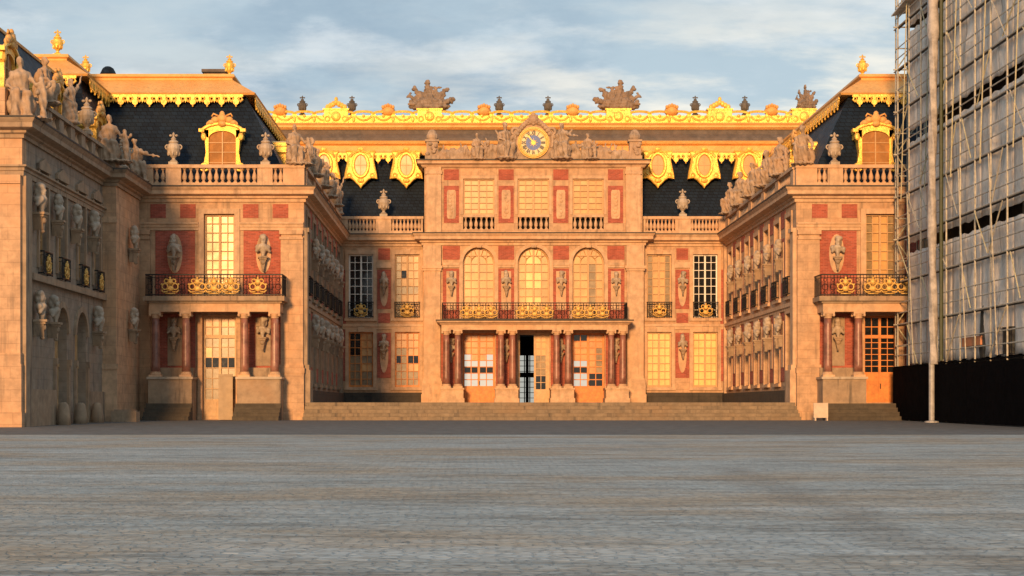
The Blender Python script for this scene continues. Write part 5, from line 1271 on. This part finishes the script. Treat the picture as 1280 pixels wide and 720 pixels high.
# ------------------------------------------------------------------ scaffolding, hoarding, mast
def scaffold():
    xo, xi = 16.3, 17.55
    t = thing('scaffolding', 'tall tube scaffolding with grey sheeting along the right edge', 'scaffolding', (xo, 70, 0))
    ys = [57.6 + 2.05 * i for i in range(12)]     # to 80.15
    top = 21.5; lifts = [2.5 + 2.0 * i for i in range(10)]
    for y in ys:
        for x in (xo, xi): put(MB().tube([(x, y, .0), (x, y, top + rnd.uniform(-.5, .8))], .038, 6), 'standard', 'pole', t)
    for x in (xo + .45, xo + .9): put(MB().tube([(x, ys[-1], 0), (x, ys[-1], top)], .034, 6), 'standard', 'pole', t)
    put(MB().tube([(xo + .05, ys[-1] + .6, 0), (xo + .05, ys[-1] + .6, top)], .036, 6), 'standard', 'pole', t)
    for z in lifts:
        put(MB().tube([(xo, 55, z), (xo, ys[-1] + .7, z)], .036, 6), 'ledger', 'pole', t)
        for hh in (.5, 1.0): put(MB().tube([(xo, 55, z + hh + rnd.uniform(-.06, .06)), (xo, ys[-1] + .4, z + hh + rnd.uniform(-.06, .06))], .028, 6), 'guard_rail', 'pole', t)
        b = MB(); b.box(xo + .46, xo + .98, 55, ys[-1] + .2, z + .04, z + .09); b.box(xo + 1.0, xi - .05, 55, ys[-1] + .2, z + .04, z + .092); put(b, 'platform', 'deck', t)
        put(MB().box(xo + .06, xo + .09, 55, ys[-1] + .1, z - .08, z + .04), 'toe_board', 'deck', t)
        put(MB().tube([(xo - .2, ys[-1] + .03, z), (xi + .6, ys[-1] + .03, z)], .034, 6), 'transom', 'pole', t)
        put(MB().tube([(xo - .1, ys[-1] + .03, z + 1.0), (xi + .3, ys[-1] + .03, z + 1.0)], .03, 6), 'transom', 'pole', t)
    for i in range(len(ys) - 1):
        for k, z in enumerate(lifts[:-1]):
            if (i + k) % 3 == 0 or (i * 5 + k * 3) % 7 == 0:
                f_ = rnd.choice((0, 0, 1)); q_ = rnd.uniform(-.35, .35); put(MB().tube([(xo - .06, ys[i] + .1 + q_, z + (1.9 if f_ else .1)), (xo - .06, ys[i + 1] + rnd.uniform(-.6, .5), z + (.1 if f_ else 1.9))], .027, 6), 'brace', rnd.choice(('brace', 'pole')), t)
    for i in range(0, len(ys), 2):     # steep stays standing a little proud of the face
        put(MB().tube([(xo - .12, ys[i] - 1.2, 2.6), (xo - .12, ys[i] - .1, 10.4)], .026, 6), 'stay', 'pole', t); put(MB().tube([(xo - .12, ys[i] + 1.0, 10.2), (xo - .12, ys[i] - .2, 20.6)], .026, 6), 'stay', 'brace', t)
    for k, z in enumerate(lifts[:-1]):
        a, b_ = (xo, xi) if k % 2 else (xi, xo)
        put(MB().tube([(a, ys[-1] + .08, z + .1), (b_, ys[-1] + .08, z + 1.9)], .03, 6), 'brace', 'brace', t)
    # a building-protecting sheet in panels, bellied and creased, dark gaps between rows
    rows = [(2.6, 7.75), (8.2, 12.85), (13.4, 18.0), (18.25, 22)]
    for r, (za, zb) in enumerate(rows):
        edges = [55, 59.65, 63.75, 67.85, 71.95, 76.05, 79.2]
        for i in range(len(edges) - 1):
            y0, y1 = edges[i], edges[i + 1] + .004 * (i % 2); nu, nz = 14, 16; rr = random.Random(r * 31 + i); ph = [rr.uniform(0, 6) for _ in range(4)]
            bm = MB(); vs = []
            for th in (0, .03):
                for a in range(nu + 1):
                    for b in range(nz + 1):
                        y = y0 + (y1 - y0) * a / nu; z = za + (zb - za) * b / nz
                        d = (.10 * math.sin(a * .9 + ph[0]) * math.sin(b * .5 + ph[1]) + .05 * math.sin(a * 2.1 + b * .8 + ph[2])) * math.sin(math.pi * a / nu) ** .7 * math.sin(math.pi * b / nz) ** .5
                        vs.append((xo + .25 + d + th, y, z + .05 * math.sin(math.pi * a / nu) * math.sin(a * 1.3 + ph[1])))
            q = (nu + 1) * (nz + 1); fs = []
            for a in range(nu):
                for b in range(nz):
                    k = a * (nz + 1) + b; fs += [(k, k + 1, k + nz + 2, k + nz + 1), (q + k, q + k + nz + 1, q + k + nz + 2, q + k + 1)]
            for a in range(nu):
                k = a * (nz + 1); fs += [(k, k + nz + 1, q + k + nz + 1, q + k), (k + nz, q + k + nz, q + k + 2 * nz + 1, k + 2 * nz + 1)]
            for b in range(nz):
                k = nu * (nz + 1) + b; fs += [(b, q + b, q + b + 1, b + 1), (k, k + 1, q + k + 1, q + k)]
            bm.add(vs, fs); put(bm, 'sheeting', 'sheet', t, smooth=True)
    put(MB().box(xi + .1, xi + .14, 55, 79.4, 2.5, 21.6), 'inner_netting', 'netting', t)  # added backing; its dark colour stands for shade behind the gaps
    # end wrap next to the wing and a small sloping cover on top
    put(MB().add([(xo - .3, 80.2, 19.0), (xi + 2.6, 80.2, 19.9), (xi + 2.6, 57, 21.6), (xo - .3, 57, 20.7), (xo - .3, 80.2, 19.06), (xi + 2.6, 80.2, 19.96), (xi + 2.6, 57, 21.66), (xo - .3, 57, 20.76)], [(0, 1, 2, 3), (4, 7, 6, 5), (0, 4, 5, 1), (1, 5, 6, 2), (2, 6, 7, 3), (3, 7, 4, 0)]), 'cover_sheet', 'sheet', t)
    # hoarding
    h = thing('hoarding', 'black plywood hoarding at the foot of the scaffolding', 'hoarding', (16.1, 70, 0))
    y = 56.0; g = lambda y: -.006 * max(0, 78 - y)
    while y < 79.9:
        y2 = min(y + 2.44, 79.9); b = MB(); b.box(16.05, 16.11, y, y2 - .012, g(y) + .06, 2.48 + g(y)); put(b, 'panel', 'black', h); y = y2
    b = MB(); b.box(16.03, 16.15, 56, 79.95, 2.46, 2.52); put(b, 'top_rail', 'black', h)
    put(MB().box(16.03, 16.15, 79.9, 80.0, -.02, 2.5), 'end_post', 'black', h)
    put(MB().box(16.112, 17.3, 79.84, 79.9, .05, 2.45), 'end_panel', 'black', h)
    # mast
    ym = 72.4; x = 15.8; m = thing('wrapped_mast', 'tall pale plastic wrapped mast standing before the black hoarding', 'mast', (x, ym, -.03))
    b = MB(); b.lathe(x, ym, [(.3, -.03), (.3, .03), (.12, .06), (.12, 2.5)], 12); put(b, 'post', 'whitegear', m, 'bare grey lower post', smooth=False)
    b = MB(); rr = random.Random(2); prof = [(.2, 2.45)] + [(.165 + rr.uniform(-.015, .02) + (.06 if 38 < i < 44 else 0), 2.5 + .36 * i) for i in range(45)] + [(.2, 19), (.19, 20.5), (.2, 22)]
    b.lathe(x + .04, ym, prof, 18)
    b.v = [(p[0] + .025 * math.sin(p[2] * 1.7 + 3 * math.atan2(p[1] - ym, p[0] - x)) + .03 * math.sin(p[2] * .5), p[1] + .025 * math.cos(p[2] * 2.3 + 4 * math.atan2(p[1] - ym, p[0] - x)), p[2]) for p in b.v]
    put(b, 'wrapping', 'wrap', m, smooth=True)
    p = MB(); p.tube([(x + .38, ym - .1, 2.6), (x + .38, ym - .1, 22)], .085, 8)
    o = put(p, 'standpipe', 'green', None, origin=(x + .42, ym - .1, 2.6)); props(o, 'dark green pipe running up beside the wrapped mast', 'pipe')
    # things left on the first platform
    z = 2.6
    def gear(name, lab, cat, mat, y, x0, dims, zz=z, wob=.05, seed=1):
        r = random.Random(seed); b = MB(); a, d, hh = dims
        b.lathe(0, 0, [(a * .95, 0), (a, hh * .2), (a * (1 - wob * 2), hh * .55), (a * (.9 - wob), hh * .85), (a * .6, hh)], 9, 1, d / a); o = put(b, name, mat); o.location = (x0, y, zz); o.rotation_euler.z = r.uniform(0, 2); props(o, lab, cat); return o
    gear('tarpaulin_bundle', 'tall dark tarpaulin bundle tied on the lowest scaffold platform', 'bundle', 'darkgear', 67.6, 16.8, (.42, .36, 2.1))
    gear('tarpaulin_bundle', 'narrow dark hanging bundle right of the taller tarpaulin on the scaffold', 'bundle', 'darkgear', 66.2, 16.8, (.25, .22, 2.6), wob=.1)
    def crate(name, lab, mat, y, x0, d, zz=z):
        b = MB(); a, c, hh = d; b.box(-a, a, -c, c, 0, hh); b.box(-a - .03, a + .03, -c - .03, c + .03, hh, hh + .06)
        for q in (-1, 1): b.box(-a - .02, -a, q * c * .6 - .04, q * c * .6 + .04, .02, hh - .02)
        o = put(b, name, mat); o.location = (x0, y, zz); props(o, lab, 'box'); return o
    crate('site_box', 'white plastic box on the lowest scaffold platform', 'whitegear', 65.4, 16.75, (.3, .45, 1.0), z + .05)
    crate('site_box', 'black box right of the white box on the scaffold', 'darkgear', 64.2, 16.75, (.3, .55, .95), z + .05)
    b = MB(); b.box(-.03, .03, -1.3, 1.3, 0, .36); b.box(-.05, -.03, -1.3, -1.2, 0, .36); o = put(b, 'warning_board', 'orange'); o.location = (16.42, 68.7, z + .5); props(o, 'faded orange board fixed low on the scaffold rail', 'board')
scaffold()

# ------------------------------------------------------------------ sky, sun, camera
ELEV, AZ = 10.0, 9.0      # sun height; degrees to the left of straight behind the camera
def world():
    w = bpy.data.worlds.new('World'); SC.world = w; w.use_nodes = True; t = w.node_tree; n = N(t)
    bg = t.nodes['Background']; bg.inputs['Strength'].default_value = .15
    sky = n('ShaderNodeTexSky'); sky.sky_type = 'NISHITA'; sky.sun_disc = False; sky.sun_elevation = R(ELEV); sky.sun_rotation = R(180 + AZ); sky.altitude = 100; sky.air_density = 1.0; sky.dust_density = 1.2; sky.ozone_density = 1.5
    tc = n('ShaderNodeTexCoord'); d = tc.outputs['Generated']
    s = n('ShaderNodeSeparateXYZ'); n.link(d, s.inputs[0])
    h = n.math('ADD', n.math('MAXIMUM', s.outputs[2], 0), .22)
    cv = n('ShaderNodeCombineXYZ'); n.link(n.math('DIVIDE', s.outputs[0], h), cv.inputs[0]); n.link(n.math('DIVIDE', s.outputs[1], h), cv.inputs[1])
    v = cv.outputs[0]
    base = n.mix(.85, sky.outputs[0], (3.4, 4.15, 4.65))
    col = n.mix(n.math('MULTIPLY', n.ramp(n.noise(v, 1.6, 7, .58), .42, .62), .8), base, (2.05, 2.85, 3.65))
    col = n.mix(n.math('MULTIPLY', n.ramp(n.noise(n.scale(v, (1.2, 1.5, 1)), 2.7, 8, .6), .48, .68), .75), col, (4.9, 5.4, 5.7))
    low = n.math('SUBTRACT', 1, n.ramp(s.outputs[2], .15, .27))
    east = n.ramp(s.outputs[0], -.10, .18)
    c2 = n.noise(n.scale(v, (1.0, 1.7, 1)), 3.1, 8, .58)
    br = n.math('MULTIPLY', n.ramp(c2, .42, .64), n.math('MULTIPLY', low, n.math('MULTIPLY_ADD', east, .68, .32)))
    col = n.mix(br, col, (7.3, 6.8, 5.8))
    n.link(col, bg.inputs['Color'])
world()
su = bpy.data.lights.new('sun', 'SUN'); su.energy = 4.8; su.angle = R(7); su.color = (1, .555, .235)
so = bpy.data.objects.new('sun', su); COL.objects.link(so)
d = Vector((math.sin(R(AZ)) * math.cos(R(ELEV)), math.cos(R(AZ)) * math.cos(R(ELEV)), -math.sin(R(ELEV))))
so.rotation_euler = d.to_track_quat('-Z', 'Y').to_euler(); so.location = (-30, -60, 40)

cam = bpy.data.cameras.new('camera'); co = bpy.data.objects.new('camera', cam); COL.objects.link(co)
co.location = (CAMX, 0, CAMZ); co.rotation_euler = (R(90), 0, 0)
cam.sensor_width = 36; cam.lens = 36 * F / 1280; cam.clip_end = 6000; cam.clip_start = .1
cam.shift_x = (640 - CX) / 1280; cam.shift_y = (HY - 360) / 1280
SC.camera = co
vs = SC.view_settings; vs.view_transform = 'Standard'; vs.look = 'None'; vs.exposure = 0; vs.gamma = 1; vs.use_curve_mapping = False
